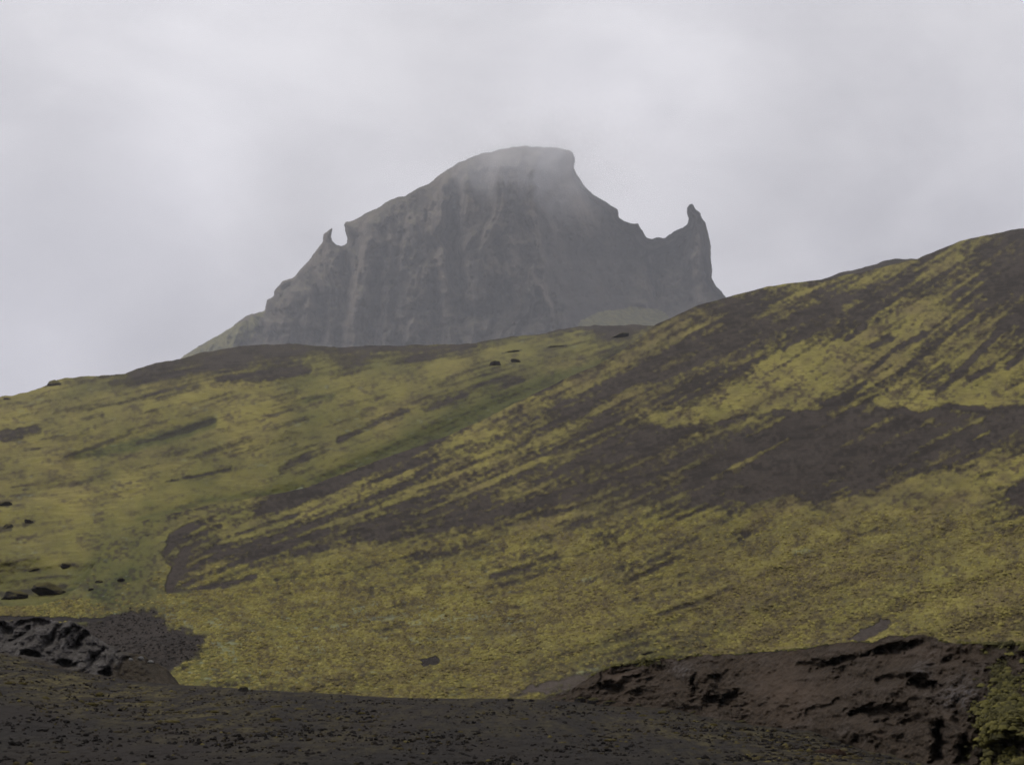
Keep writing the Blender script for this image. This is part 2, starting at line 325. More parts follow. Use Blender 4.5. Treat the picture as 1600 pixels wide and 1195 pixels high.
# ------------------------------------------------------------------ node helpers
def new_mat(name):
    m = bpy.data.materials.new(name); m.use_nodes = True
    nt = m.node_tree; nt.nodes.clear()
    out = nt.nodes.new('ShaderNodeOutputMaterial'); bs = nt.nodes.new('ShaderNodeBsdfPrincipled')
    nt.links.new(bs.outputs[0], out.inputs[0])
    bs.inputs['Roughness'].default_value = .92
    bs.inputs['Specular IOR Level'].default_value = .12
    return m, nt, bs


class NT:
    def __init__(s, nt):
        s.nt = nt

    def n(s, kind, **kw):
        o = s.nt.nodes.new(kind)
        for k, v in kw.items():
            setattr(o, k, v)
        return o

    def put(s, sock, v):
        if hasattr(v, 'is_linked') or hasattr(v, 'links'):
            s.nt.links.new(v, sock)
        else:
            sock.default_value = v

    def math(s, op, a, b=0.0, clamp=False):
        o = s.n('ShaderNodeMath', operation=op, use_clamp=clamp); s.put(o.inputs[0], a); s.put(o.inputs[1], b); return o.outputs[0]

    def mix(s, f, a, b, mode='MIX'):
        o = s.n('ShaderNodeMix', data_type='RGBA', blend_type=mode); s.put(o.inputs[0], f)
        s.put(o.inputs[6], a if not isinstance(a, tuple) else (*a, 1)); s.put(o.inputs[7], b if not isinstance(b, tuple) else (*b, 1)); return o.outputs[2]

    def noise(s, scale, detail=4, rough=.55, vec=None, dist=0.0):
        o = s.n('ShaderNodeTexNoise'); o.inputs['Scale'].default_value = scale; o.inputs['Detail'].default_value = detail
        o.inputs['Roughness'].default_value = rough; o.inputs['Distortion'].default_value = dist
        s.put(o.inputs['Vector'], vec if vec is not None else s.coord()); return o.outputs['Fac']

    def coord(s):
        return s.n('ShaderNodeTexCoord').outputs['Object']

    def range(s, v, a, b, c=0.0, d=1.0):
        o = s.n('ShaderNodeMapRange', interpolation_type='SMOOTHSTEP')
        s.put(o.inputs[0], v); o.inputs[1].default_value = a; o.inputs[2].default_value = b; o.inputs[3].default_value = c; o.inputs[4].default_value = d
        return o.outputs[0]

    def scaled(s, vec, sx, sy, sz):
        o = s.n('ShaderNodeMapping'); s.put(o.inputs[0], vec); o.inputs['Scale'].default_value = (sx, sy, sz); return o.outputs[0]

    def bump(s, h, strength, dist):
        o = s.n('ShaderNodeBump'); s.put(o.inputs['Height'], h); o.inputs['Strength'].default_value = strength; o.inputs['Distance'].default_value = dist
        return o.outputs[0]

    def attr(s, name):
        return s.n('ShaderNodeAttribute', attribute_name=name)


ASH, ASH2 = (.0235, .0184, .0148), (.047, .0370, .0300)
MOSS_Y, MOSS_Y2 = (.188, .161, .040), (.262, .226, .066)
MOSS_B, MOSS_B2 = (.130, .101, .045), (.074, .056, .033)
MOSS_G_SHADE = (.066, .073, .022)  # lush moss, darkened so that hollows look shaded
PALE = (.235, .262, .170)
SOIL = (.022, .018, .016)


def hill_material(name, s0):
    """Bare ash, yellow moss, dry brown moss, lush green moss with hollow shade in its colour and pale lichen, laid by the cover maps."""
    m, nt, bs = new_mat(name); t = NT(nt)
    at_ = t.attr('cover'); sep = t.n('ShaderNodeSeparateColor'); nt.links.new(at_.outputs['Color'], sep.inputs[0])
    moss, brown, green = sep.outputs[0], sep.outputs[1], sep.outputs[2]
    at2 = t.attr('marks'); sp2 = t.n('ShaderNodeSeparateColor'); nt.links.new(at2.outputs['Color'], sp2.inputs[0])
    pale, soil, warm = sp2.outputs[0], sp2.outputs[1], sp2.outputs[2]
    tone = at_.outputs['Alpha']
    n1 = t.noise(s0, 5, .62); n2 = t.noise(s0 * 3.7, 5, .65); n3 = t.noise(s0 * .22, 4, .55); n4 = t.noise(s0 * 11, 3, .6)
    k = t.math('ADD', t.math('MULTIPLY', tone, .6), t.math('ADD', t.math('MULTIPLY', n2, .25), t.math('MULTIPLY', n4, .25)))   # mat density, about .55 on average
    y = t.mix(t.range(n1, .35, .68), MOSS_Y, MOSS_Y2)
    y = t.mix(t.range(k, .64, .24), y, MOSS_B)
    b = t.mix(t.range(k, .26, .78), MOSS_B2, MOSS_B)
    b = t.mix(t.range(k, .62, .85, 0, .7), b, (.165, .128, .058))
    c = t.mix(t.math('MULTIPLY', brown, t.range(n2, .25, .6, .6, 1.0)), y, b)
    g = t.mix(t.range(k, .36, .70), (.034, .039, .015), MOSS_G_SHADE)
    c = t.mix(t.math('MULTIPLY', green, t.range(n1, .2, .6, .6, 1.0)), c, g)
    c = t.mix(t.range(k, .52, .22, 0, .55), c, (.044, .034, .022))
    c = t.mix(pale, c, PALE)
    ash = t.mix(t.range(k, .38, .72), ASH, ASH2)
    ash = t.mix(t.math('MULTIPLY', t.range(n3, .45, .6), .5), ash, (.052, .041, .034))
    ash = t.mix(warm, ash, (.086, .069, .057))
    f = t.math('ADD', moss, t.math('MULTIPLY', t.math('SUBTRACT', n2, .5), .45))
    f = t.math('ADD', f, t.math('MULTIPLY', t.math('SUBTRACT', n4, .5), .4))
    f = t.range(f, .10, .88)
    col = t.mix(f, ash, c)
    col = t.mix(soil, col, SOIL)
    nt.links.new(col, bs.inputs['Base Color'])
    h = t.math('ADD', t.math('MULTIPLY', n1, .6), t.math('ADD', t.math('MULTIPLY', n2, .35), t.math('MULTIPLY', f, .5)))
    nt.links.new(t.bump(h, .9, 1.0 / s0 * .5), bs.inputs['Normal'])
    return m


# ------------------------------------------------------------------ mesh helpers
def mesh_obj(name, verts, faces, mat, parent=None, smooth=True, attrs=None):
    me = bpy.data.meshes.new(name)
    verts = np.asarray(verts, np.float32).reshape(-1, 3); faces = np.asarray(faces, np.int32)
    k = faces.shape[1]
    me.vertices.add(len(verts)); me.vertices.foreach_set('co', verts.ravel())
    me.loops.add(faces.size); me.loops.foreach_set('vertex_index', faces.ravel())
    me.polygons.add(len(faces)); me.polygons.foreach_set('loop_start', np.arange(0, faces.size, k, dtype=np.int32))
    me.polygons.foreach_set('use_smooth', np.full(len(faces), smooth))
    me.update(calc_edges=True); me.validate()
    for an, a in (attrs or {}).items():
        at_ = me.attributes.new(an, 'FLOAT_COLOR', 'POINT')
        c = np.zeros((len(verts), 4), np.float32); c[:, 3] = 1
        a = np.asarray(a, np.float32).reshape(len(verts), -1); c[:, :a.shape[1]] = a
        at_.data.foreach_set('color', c.ravel())
    if mat:
        me.materials.append(mat)
    o = bpy.data.objects.new(name, me); COL.objects.link(o)
    if parent:
        o.parent = parent
    return o


def grid_faces(nr, nc):
    i = np.arange(nr * nc).reshape(nr, nc)
    return np.stack([i[:-1, :-1], i[:-1, 1:], i[1:, 1:], i[1:, :-1]], -1).reshape(-1, 4)


def tag(o, label, cat=None, group=None, kind=None):
    if label: o['label'] = label
    if cat: o['category'] = cat
    if group: o['group'] = group
    if kind: o['kind'] = kind
    return o


# ------------------------------------------------------------------ layout curves
B_TOP = [(-600, 960), (0, 948), (50, 947), (78, 943), (100, 934), (120, 918), (138, 896), (158, 866), (182, 836), (215, 816), (255, 805), (330, 789), (400, 777), (472, 764), (520, 745), (600, 716), (700, 681), (760, 652), (850, 607), (930, 572),
         (970, 548), (1000, 528), (1025, 507), (1050, 496), (1090, 478), (1130, 465), (1170, 455), (1200, 448), (1250, 441), (1281, 438), (1340, 427), (1390, 415), (1415, 409), (1432, 405), (1450, 396), (1475, 386), (1500, 377), (1540, 367), (1570, 361), (1600, 357), (1700, 346), (2200, 330)]
C_TOP = [(-600, 690), (-200, 645), (0, 621), (40, 613), (65, 606), (90, 594), (105, 591), (125, 588), (165, 586), (195, 584), (215, 576), (245, 567), (280, 561), (300, 555), (340, 546), (400, 539), (450, 536), (490, 539), (540, 542), (600, 540), (660, 539), (720, 538), (760, 533), (800, 527), (850, 521),
         (870, 515), (890, 512), (930, 509), (1000, 508), (1060, 512), (1130, 500), (1250, 465), (1281, 438), (1310, 428), (1345, 420), (1380, 409), (1400, 405), (1420, 404), (1445, 406), (1500, 425), (1600, 430), (2200, 480)]
GC = [(-600, 1010), (0, 1019), (46, 1026), (97, 1042), (139, 1050), (208, 1062), (255, 1068), (330, 1072), (400, 1077), (500, 1083), (600, 1088), (700, 1091), (800, 1091), (860, 1092), (900, 1096), (960, 1102), (1040, 1107), (1140, 1127), (1200, 1134), (1260, 1142), (1350, 1172), (1450, 1197), (1600, 1235), (2200, 1300)]
GC_R = [(-600, 62), (500, 60), (860, 58), (1000, 54), (1140, 48), (1260, 44), (1350, 38), (1450, 33), (1600, 29), (2200, 26)]
BANK_TOP = [(862, 1090), (872, 1086), (890, 1080), (905, 1068), (920, 1058), (938, 1048), (960, 1040), (985, 1036), (1010, 1030), (1040, 1026), (1062, 1031), (1076, 1024), (1100, 1021), (1140, 1022), (1180, 1019), (1230, 1015), (1280, 1008), (1330, 1001), (1362, 1004), (1375, 997), (1400, 992), (1440, 992), (1460, 996), (1478, 1003), (1520, 1004), (1600, 1005), (2200, 1000)]


def rough_line(x, pts, amp, scale, seed, oct_=4):
    return lin(x, pts) + amp * fbm(x / scale, x * 0 + seed * 3.7, oct_, seed)


def axis(a, b, fine_step, lo, hi, coarse):
    return np.concatenate([np.arange(a, lo, coarse), np.arange(lo, hi, fine_step), np.arange(hi, b + coarse, coarse)])


# steepness of the two hill profiles along the frame
def smooth_curve(pts, w=60):
    xs = np.arange(-900, 2600, 4.0); v = lin(xs, pts); k = np.hanning(2 * w // 4 + 1); k /= k.sum()
    v = np.convolve(np.pad(v, len(k) // 2, mode='edge'), k, 'valid')
    return np.stack([xs, v], -1)


S_R = smooth_curve([(-600, .228), (250, .230), (500, .234), (700, .243), (850, .262), (1000, .289), (1130, .3105), (1280, .320), (1430, .334), (1600, .347), (2200, .352)])
S_L = smooth_curve([(-600, .215), (0, .2305), (300, .2486), (560, .2465), (1000, .2557), (1130, .275), (1280, .295), (1400, .305), (2200, .305)])

# ------------------------------------------------------------------ right-hand hill
M_HILL_R = hill_material('moss_and_ash_near', .95)
M_HILL_L = hill_material('moss_and_ash_far', .42)

Y0B, R0B = 1112.0, 72.0


def R_hill_r(x, y, top=None):
    top = lin(x, B_TOP) if top is None else top
    s = lin(x, S_R)
    R = (s - elev(Y0B)) * R0B / (s - elev(y))
    rel = .014 * fbm(x / 150.0, y / 90.0, 4, 21) + .0045 * at(st3, x, y) * sstep(0, 40, y - top) + .020 * fbm(x / 420., y / 260., 2, 23) * sstep(0, 60, y - top)
    return R * (1 + rel)


bx = axis(-600, 2200, 1.6, -60, 1660, 6)
nrow = 440
tt = np.linspace(0, 1, nrow)
topB = rough_line(bx, B_TOP, 2.0, 26.0, 3)
midB = np.minimum(955.0 + 0 * bx, lin(bx, [(-600, 975), (150, 975), (330, 900), (500, 850), (700, 800), (1000, 700), (1300, 620), (2200, 600)]))
midB = np.maximum(midB, topB + 5)
midB = np.maximum(midB, lin(bx, [(-600, 980), (90, 980), (180, 930), (300, 880), (420, 840), (520, 0), (2200, 0)]))
nb1 = 240
YB = np.concatenate([Y0B + (midB - Y0B)[None] * np.linspace(0, 1, nb1, endpoint=False)[:, None], midB[None] + (topB - midB)[None] * np.linspace(0, 1, nrow - nb1)[:, None]], 0)
XB = np.broadcast_to(bx, YB.shape)
RB = R_hill_r(XB, YB, topB[None, :])
mossv = at(moss_R, XB, YB)
# moss grows as a raised mat, run-off has cut shallow rills into the ash
px_m = RB / F
RB = RB - (mossv * 1.2 + 1.0 * at(st1, XB, YB) * (1 - mossv) * .5 + 1.1 * at(st2, XB, YB) * .35 + 2.0 * fbm(XB / 6.0, YB / 4.0, 3, 41)) * px_m * 2.0 * sstep(0, 14, YB - topB[None, :])
PB = point(XB, YB, RB)
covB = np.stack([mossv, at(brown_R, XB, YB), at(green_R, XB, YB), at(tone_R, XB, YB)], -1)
warmB = np.clip(at(m_pink, XB, YB) * .8 + at(m_lens, XB, YB) * .45 + .12 * sstep(.2, .6, at(clump, XB, YB)), 0, 1)
mrkB = np.stack([at(pale_R, XB, YB), at(dark_R, XB, YB), warmB], -1)
# the far side of the crest, falling away out of sight, and a skirt into the ground
crest = PB[-1]
back = []
for k, (fr, dz) in enumerate(((1.02, -.002), (1.08, -.02), (1.25, -.10), (1.55, -.30))):
    q = crest.copy(); q[:, :2] *= fr; q[:, 2] = CAM[2] + (q[:, 2] - CAM[2]) * fr + dz * crest[:, 1]
    back.append(q)
skirt = PB[0].copy(); skirt[:, 1] *= .93; skirt[:, 2] -= 9
PBa = np.concatenate([skirt[None], PB, np.stack(back)], 0)
cat = lambda A: np.concatenate([A[:1], A, np.repeat(A[-1:], 4, 0)], 0)
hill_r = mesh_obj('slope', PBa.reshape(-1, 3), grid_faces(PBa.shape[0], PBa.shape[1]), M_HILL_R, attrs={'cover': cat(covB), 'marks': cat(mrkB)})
tag(hill_r, 'broad right-hand hill of yellow moss streaked with dark bare ash', kind='structure')

# ------------------------------------------------------------------ left-hand hill
cx_ = axis(-600, 2200, 1.7, -60, 1480, 7)
topC = rough_line(cx_, C_TOP, 2.4, 24.0, 4)
ymid = lin(cx_, [(-600, 970), (250, 970), (330, 905), (400, 830), (472, 795), (520, 775), (600, 746), (700, 712), (760, 684), (850, 640), (930, 605), (1000, 560), (1025, 540), (1090, 510), (1130, 497), (1281, 470), (1432, 437), (1475, 445), (2200, 495)])
ymid = np.maximum(ymid, topC + 12)
nlow, nup = 26, 270
YC = np.concatenate([975 + (ymid - 975)[None, :] * np.linspace(0, 1, nlow, endpoint=False)[:, None] ** .7,
                     ymid[None, :] + (topC - ymid)[None, :] * np.linspace(0, 1, nup)[:, None]], 0)
XC = np.broadcast_to(cx_, YC.shape)


def R_hill_l(x, y, top=None):
    top = lin(x, C_TOP) if top is None else top
    s = lin(x, S_L)
    R = (s - elev(975.0)) * 114.0 / (s - elev(y))
    return R * (1 + (.011 * at(sl3, x, y) + .022 * fbm(x / 160., y / 60., 4, 25) + .02 * fbm(x / 380., y / 160., 2, 26)) * sstep(0, 30, y - top))


RC = R_hill_l(XC, YC, topC[None, :])
mossc = at(moss_L, XC, YC)
gul = np.zeros_like(gx)
for pts, w, dpt in [([(340, 655), (300, 670), (230, 692), (120, 718)], (7, 14, 18, 14), 1.7), ([(470, 764), (400, 778), (330, 785), (215, 812)], (10, 10, 8, 5), .8), ([(360, 732), (258, 753)], (2, 1), .7), ([(260, 890), (180, 905), (60, 925), (-80, 930)], (25, 20, 16, 14), 1.0)]:
    stroke(gul, pts, w, dpt, 6, 1, 2)
stroke(gul, [(980, 548), (850, 604), (760, 648), (700, 676), (600, 712), (520, 742)], (5, 10, 13, 13, 11, 7), 1.5, 8, 1, 2)
gul = blur(gul, 9)
RC = RC * (1 + .034 * at(gul, XC, YC)) - (mossc * 1.1 + .5 * at(sl2, XC, YC) + 1.9 * fbm(XC / 7., YC / 4., 3, 43)) * RC / F * 2.2 * sstep(0, 10, YC - topC[None, :])
PC = point(XC, YC, RC)
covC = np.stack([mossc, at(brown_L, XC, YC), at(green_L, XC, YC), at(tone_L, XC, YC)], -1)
mrkC = np.stack([at(pale_L, XC, YC), at(dark_L, XC, YC), .10 * sstep(.2, .6, at(clump, XC, YC))], -1)
crest = PC[-1]; back = []
for fr, dz in ((1.015, -.001), (1.06, -.012), (1.2, -.08), (1.45, -.28)):
    q = crest.copy(); q[:, :2] *= fr; q[:, 2] = CAM[2] + (q[:, 2] - CAM[2]) * fr + dz * crest[:, 1]
    back.append(q)
skirt = PC[0].copy(); skirt[:, 1] *= .96; skirt[:, 2] -= 14
PCa = np.concatenate([skirt[None], PC, np.stack(back)], 0)
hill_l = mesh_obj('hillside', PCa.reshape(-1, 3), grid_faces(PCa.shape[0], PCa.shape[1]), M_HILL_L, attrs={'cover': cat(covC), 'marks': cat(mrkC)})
tag(hill_l, 'gentle olive green left-hand hillside below the mountain', kind='structure')

# ------------------------------------------------------------------ foreground ground
def ash_ground_material():
    m, nt, bs = new_mat('black_ash_ground'); t = NT(nt)
    at_ = t.attr('cover'); sep = t.n('ShaderNodeSeparateColor'); nt.links.new(at_.outputs['Color'], sep.inputs[0])
    co = t.coord(); flat = t.scaled(co, 1, .16, 1)
    n1 = t.noise(1.6, 6, .65, flat); n2 = t.noise(7, 5, .65, flat); n3 = t.noise(.35, 4, .55, flat); n4 = t.noise(22, 3, .6, flat)
    c = t.mix(t.range(n2, .35, .66), (.0088, .0068, .0050), (.0170, .0134, .0102))
    c = t.mix(t.math('MULTIPLY', t.range(n3, .42, .62), .6), c, (.018, .0132, .0098))
    c = t.mix(t.math('MULTIPLY', t.range(n4, .56, .75), .55), c, (.035, .029, .024))
    c = t.mix(t.math('MULTIPLY', t.range(n4, .44, .28), .6), c, (.009, .008, .008))
    g = t.math('MULTIPLY', sep.outputs[0], t.range(n1, .40, .62))
    grn = t.mix(t.range(n2, .4, .62), (.034, .027, .013), (.085, .070, .024))
    c = t.mix(g, c, grn)
    nt.links.new(c, bs.inputs['Base Color'])
    h = t.math('ADD', t.math('MULTIPLY', n2, .5), t.math('ADD', t.math('MULTIPLY', n4, .3), t.math('MULTIPLY', g, .5)))
    nt.links.new(t.bump(h, .9, .12), bs.inputs['Normal'])
    return m


M_ASH = ash_ground_material()
ax = axis(-900, 2500, 3.2, -60, 1660, 40)


def z_ground(x, R):
    """Height of the ash foreground (relative to the camera) on the ray of column x at distance R."""
    Rc = lin(x, GC_R); zc = elev(lin(x, GC)) * Rc
    z0 = -1.62
    Rn = np.minimum(Rc * .72, 27.0)
    zn = elev(1195.) * 29.0 * np.ones_like(x)
    t = np.clip((R - Rn) / (Rc - Rn), 0, 1)
    zin = zn + (zc - zn) * (t * .75 + .25 * t * t)
    over = np.clip((R - Rc) / 8.0, 0, None)
    return zin - np.minimum(over * .5, 5.0) - np.clip((R - 100) / 900., 0, 3)


rows = np.concatenate([np.array([-2400., -600, -150, -40, -10, 1, 4, 8, 12, 16, 20]), np.linspace(22, 63, 330), np.array([64, 66, 68, 70, 74, 80, 100, 160, 300, 600, 1200, 2400.])])
RA = np.broadcast_to(rows[:, None], (len(rows), len(ax)))
XA = np.broadcast_to(ax, RA.shape)
ZA = z_ground(XA, RA)
spread = np.maximum(np.abs(RA), 30.0)            # beneath and behind the camera the sheet keeps a width of its own
spread = np.where(RA > 300, RA * 1.0, spread)
WX = (XA - CX) / F * spread * np.where(np.abs(RA) > 100, np.minimum(np.abs(RA) / 100., 3.0), 1.0)
near = sstep(20, 30, RA) * (1 - sstep(64, 80, RA))
ZA = ZA + near * (.05 * fbm(WX / 1.6, RA / 1.6, 4, 51) + .025 * fbm(WX / .35, RA / .35, 3, 52) + .06 * np.clip(fbm(WX / .8, RA / 1.1, 3, 57) - .25, 0, 1))
PA = np.stack([WX, RA, ZA + CAM[2]], -1)
yA = YH - ZA / np.maximum(RA, 1) * F
gcov = np.clip((1 - sstep(0, 62, np.abs(yA - lin(XA, GC) - 28))) * lin(XA, [(-60, 1), (300, .9), (460, .45), (700, .3), (900, .35), (1150, .7), (1400, .8), (1660, 1)]), 0, 1)
gcov = np.clip(gcov + .25 * sstep(.1, .5, fbm(WX / 4., RA / 7., 3, 58)), 0, 1) * near
ground = mesh_obj('ground', PA.reshape(-1, 3), grid_faces(*RA.shape), M_ASH, attrs={'cover': gcov[..., None]})
tag(ground, 'dark volcanic ash foreground dotted with small stones', kind='structure')


def on_ground(x, y):
    """Where the ray through pixel (x, y) meets the ash foreground."""
    Rs = np.linspace(20, float(lin(x, GC_R)), 400)
    z = z_ground(np.full_like(Rs, x), Rs)
    yy = YH - z / Rs * F
    k = int(np.argmin(np.abs(yy - y)))
    return Vector(((x - CX) / F * Rs[k], Rs[k], z[k] + CAM[2]))


# ------------------------------------------------------------------ earth bank on the right, rock outcrop on the left
def bank_material():
    m, nt, bs = new_mat('bare_earth_bank'); t = NT(nt)
    at_ = t.attr('cover'); sep = t.n('ShaderNodeSeparateColor'); nt.links.new(at_.outputs['Color'], sep.inputs[0])
    moss, red, grey = sep.outputs
    n1 = t.noise(.9, 6, .62); n2 = t.noise(4.5, 6, .68); n3 = t.noise(14, 4, .65)
    c = t.mix(t.range(n2, .32, .66), (.020, .0138, .0088), (.058, .042, .0285))
    c = t.mix(t.math('MULTIPLY', red, t.range(n1, .3, .6, .5, 1)), c, (.080, .057, .041))
    c = t.mix(t.math('MULTIPLY', grey, t.range(n2, .45, .62)), c, (.110, .102, .104))
    c = t.mix(t.math('MULTIPLY', t.range(n3, .55, .75), .4), c, (.100, .082, .068))
    f = t.range(t.math('ADD', moss, t.math('MULTIPLY', t.math('SUBTRACT', n2, .5), .9)), .38, .62)
    g = t.mix(t.range(n1, .35, .65), (.022, .026, .010), (.088, .078, .022))
    g = t.mix(t.range(n3, .5, .7), g, (.050, .036, .020))
    c = t.mix(f, c, g)
    nt.links.new(c, bs.inputs['Base Color'])
    h = t.math('ADD', t.math('MULTIPLY', n2, .6), t.math('ADD', t.math('MULTIPLY', n3, .25), t.math('MULTIPLY', f, .3)))
    nt.links.new(t.bump(h, 1.0, .22), bs.inputs['Normal'])
    return m


def rock_material(name, dark, mid, light, bump=1.0, moss=0.0, scale=1.0, earth=None):
    m, nt, bs = new_mat(name); t = NT(nt)
    n1 = t.noise(1.1 * scale, 6, .62); n2 = t.noise(4.2 * scale, 6, .66); n3 = t.noise(13 * scale, 4, .62)
    c = t.mix(t.range(n2, .3, .62), dark, mid)
    c = t.mix(t.math('MULTIPLY', t.range(n1, .48, .66), t.range(n3, .4, .62)), c, light)
    if earth:
        se = t.n('ShaderNodeSeparateColor'); nt.links.new(t.attr('cover').outputs['Color'], se.inputs[0])
        c = t.mix(t.range(t.math('ADD', se.outputs[0], t.math('MULTIPLY', t.math('SUBTRACT', n2, .5), .8)), .3, .7), c, t.mix(t.range(n2, .35, .65), *earth))
    if moss:
        geo = t.n('ShaderNodeNewGeometry'); sx = t.n('ShaderNodeSeparateXYZ'); nt.links.new(geo.outputs['Normal'], sx.inputs[0])
        k = t.math('MULTIPLY', t.range(t.math('ADD', sx.outputs[2], t.math('MULTIPLY', n2, .6)), .75, 1.15), moss)
        c = t.mix(k, c, (.10, .085, .028))
    nt.links.new(c, bs.inputs['Base Color'])
    nt.links.new(t.bump(t.math('ADD', n2, t.math('MULTIPLY', n3, .4)), bump, .25 / scale), bs.inputs['Normal'])
    return m


M_BANK = bank_material()
M_BASALT = rock_material('dark_basalt', (.012, .011, .011), (.032, .028, .027), (.062, .055, .052), 1.0, .85)
M_SCARP = rock_material('grey_outcrop_rock', (.034, .031, .031), (.088, .080, .079), (.175, .163, .158), 1.0, .12, 1.2, ((.020, .0148, .0108), (.052, .039, .030)))
M_SPECK = rock_material('dark_lava_stone', (.010, .009, .009), (.024, .021, .019), (.045, .038, .034), .8, 0, 6)
M_PALESTONE = rock_material('pale_stone', (.10, .098, .094), (.17, .165, .155), (.24, .235, .22), .6, 0, 4)


def pocket(A, X, Y, cx, cy, rx, ry, depth, ang=0.0, wob=.6, seed=0):
    X = X + 8 * fbm(X / 19., Y / 13., 4, 400 + seed); Y = Y + 6 * fbm(X / 17., Y / 10., 4, 500 + seed)
    c, s = math.cos(math.radians(ang)), math.sin(math.radians(ang))
    u = (X - cx) * c - (Y - cy) * s; v = (X - cx) * s + (Y - cy) * c
    q = np.sqrt((u / (1.1 * rx)) ** 2 + (v / (1.3 * ry)) ** 2) + wob * fbm(X / 11., Y / 8., 3, 200 + seed)
    A += depth * (1 - sstep(.15, 1.25, q))


ex = axis(862, 2200, 1.5, 862, 1660, 30)
et = np.linspace(0, 1, 150)
botE = lin(ex, GC) + 10
topE = rough_line(ex, BANK_TOP, 3.0, 18.0, 6) - 0
topE = np.minimum(topE, botE - 2)
YE = botE[None] + (topE - botE)[None] * et[:, None]
XE = np.broadcast_to(ex, YE.shape)
Rb = lin(ex, GC_R)[None]
hgt = (botE - topE)[None]
RE = Rb - .5 + et[:, None] ** 1.3 * np.clip(hgt / 24., .3, 7.0)
dep = np.zeros_like(RE)
PK = [(1117, 1096, 17, 8, 1.7, 0), (1145, 1095, 15, 15, 2.0, 0), (1082, 1070, 6, 17, 1.0, 5), (955, 1074, 15, 7, 1.3, 10), (1000, 1086, 22, 7, 1.0, 15), (1022, 1050, 20, 15, .8, 0), (938, 1062, 3, 18, .9, -8),
      (1400, 1013, 52, 8, 2.2, 17), (1312, 1033, 34, 7, 1.6, 20), (1270, 1040, 20, 7, .8, 0), (1444, 1070, 24, 11, 2.0, -10), (1395, 1058, 26, 6, .9, 8), (1368, 1112, 44, 9, 1.7, 3), (1466, 1160, 11, 30, 2.0, -8), (1505, 1176, 11, 18, 1.5, 0), (1574, 1175, 40, 24, 1.8, 10),
      (1312, 1052, 14, 12, .8, 40), (1580, 1012, 7, 4, .8, 0), (1300, 1100, 40, 5, .5, 18), (1500, 1035, 30, 6, .7, -5), (1490, 1050, 9, 9, .7, 0), (1340, 1085, 24, 4, .5, 20), (1020, 1092, 16, 5, .6, 0), (1545, 1060, 8, 26, .5, 0), (1430, 1130, 60, 5, .4, 3), (985, 1062, 24, 4, .8, 14), (975, 1050, 20, 3, .7, 12)]
for k, p in enumerate(PK):
    pocket(dep, XE, YE, *p, seed=k)
for k, p in enumerate([(1095, 1058, 26, 32, -1.2, 0), (1410, 1000, 44, 8, -1.1, 12), (1300, 1020, 45, 9, -.8, 18), (1400, 1085, 60, 16, -.8, 5), (1350, 1140, 70, 16, -.6, 8), (1500, 1090, 30, 26, -.9, 0), (1575, 1120, 35, 40, -1.6, 0), (1420, 1050, 40, 9, -.8, 5), (965, 1060, 30, 6, -.7, 10), (1490, 1150, 14, 28, -.7, 0)]):
    pocket(dep, XE, YE, *p, wob=.25, seed=50 + k)
rk = .55 * ridged(XE / 75. + .4 * fbm(XE / 40., YE / 30., 2, 71), YE / 42. + XE / 210., 4, 72) + 1.1 * fbm(XE / 38. + .5, YE / 30. + XE / 150., 4, 79)
smooth_face = np.exp(-(((XE - 1215) / 75.) ** 2 + ((YE - 1070) / 48.) ** 2))
edge = np.minimum(sstep(0, .10, et), 1 - sstep(.93, 1.0, et))[:, None] * sstep(864, 900, XE)
RE = RE + edge * (dep * .68 + (1 - .7 * smooth_face) * (.50 * rk + .36 * fbm(XE / 17., YE / 15., 4, 73)) + .09 * fbm(XE / 5., YE / 4., 2, 74))
PE = point(XE, YE, RE)
XW = XE + 34 * fbm(XE / 34., YE / 24., 4, 77) + .22 * (YE - 1065)
mossE = np.clip(lin(XW, [(860, .35), (940, .2), (1050, .15), (1280, .08), (1480, .10), (1560, .5), (1620, .62), (1700, .8)]) + .55 * np.exp(-(((XE - 1015) / 26.) ** 2 + ((YE - 1034) / 9.) ** 2)) + .5 * (1 - sstep(0, 4.5, YE - topE[None])) * sstep(900, 940, XE)
                + .35 * np.exp(-(((XE - 1560) / 35.) ** 2 + ((YE - 1110) / 60.) ** 2)) + .28 * fbm(XE / 14., YE / 10., 3, 75) - .1, 0, 1)
redE = np.clip(.75 * np.exp(-(((XE - 1235) / 60.) ** 2 + ((YE - 1085) / 45.) ** 2)) + .7 * np.exp(-(((XE - 975) / 35.) ** 2 + ((YE - 1055) / 15.) ** 2)) + .4 * np.exp(-(((XE - 1430) / 90.) ** 2 + ((YE - 1022) / 12.) ** 2)) + .3 * fbm(XE / 40., YE / 22., 3, 76), 0, 1)
greyE = np.clip(.9 * np.exp(-(((XE - 1500) / 35.) ** 2 + ((YE - 1085) / 28.) ** 2)) + .6 * np.exp(-(((XE - 1065) / 14.) ** 2 + ((YE - 1045) / 16.) ** 2)) + .5 * np.exp(-(((XE - 1440) / 28.) ** 2 + ((YE - 1043) / 12.) ** 2)) + .3 * fbm(XE / 30., YE / 20., 3, 78), 0, 1)
covE = np.stack([mossE, redE, greyE], -1)
tp = PE[-1]; back = []
for dR, dz in ((.8, .0), (3, -.08), (9, -.5), (24, -3.5), (40, -9)):
    q = tp.copy(); q[:, 0] *= (tp[:, 1] + dR) / tp[:, 1]; q[:, 1] += dR; q[:, 2] += dz
    back.append(q)
sk = PE[0].copy(); sk[:, 2] -= 2.5
PEa = np.concatenate([sk[None], PE, np.stack(back)], 0)
covEa = np.concatenate([covE[:1], covE, np.repeat(covE[-1:], 5, 0)], 0)
bank = mesh_obj('earth_bank', PEa.reshape(-1, 3), grid_faces(PEa.shape[0], PEa.shape[1]), M_BANK, attrs={'cover': covEa})
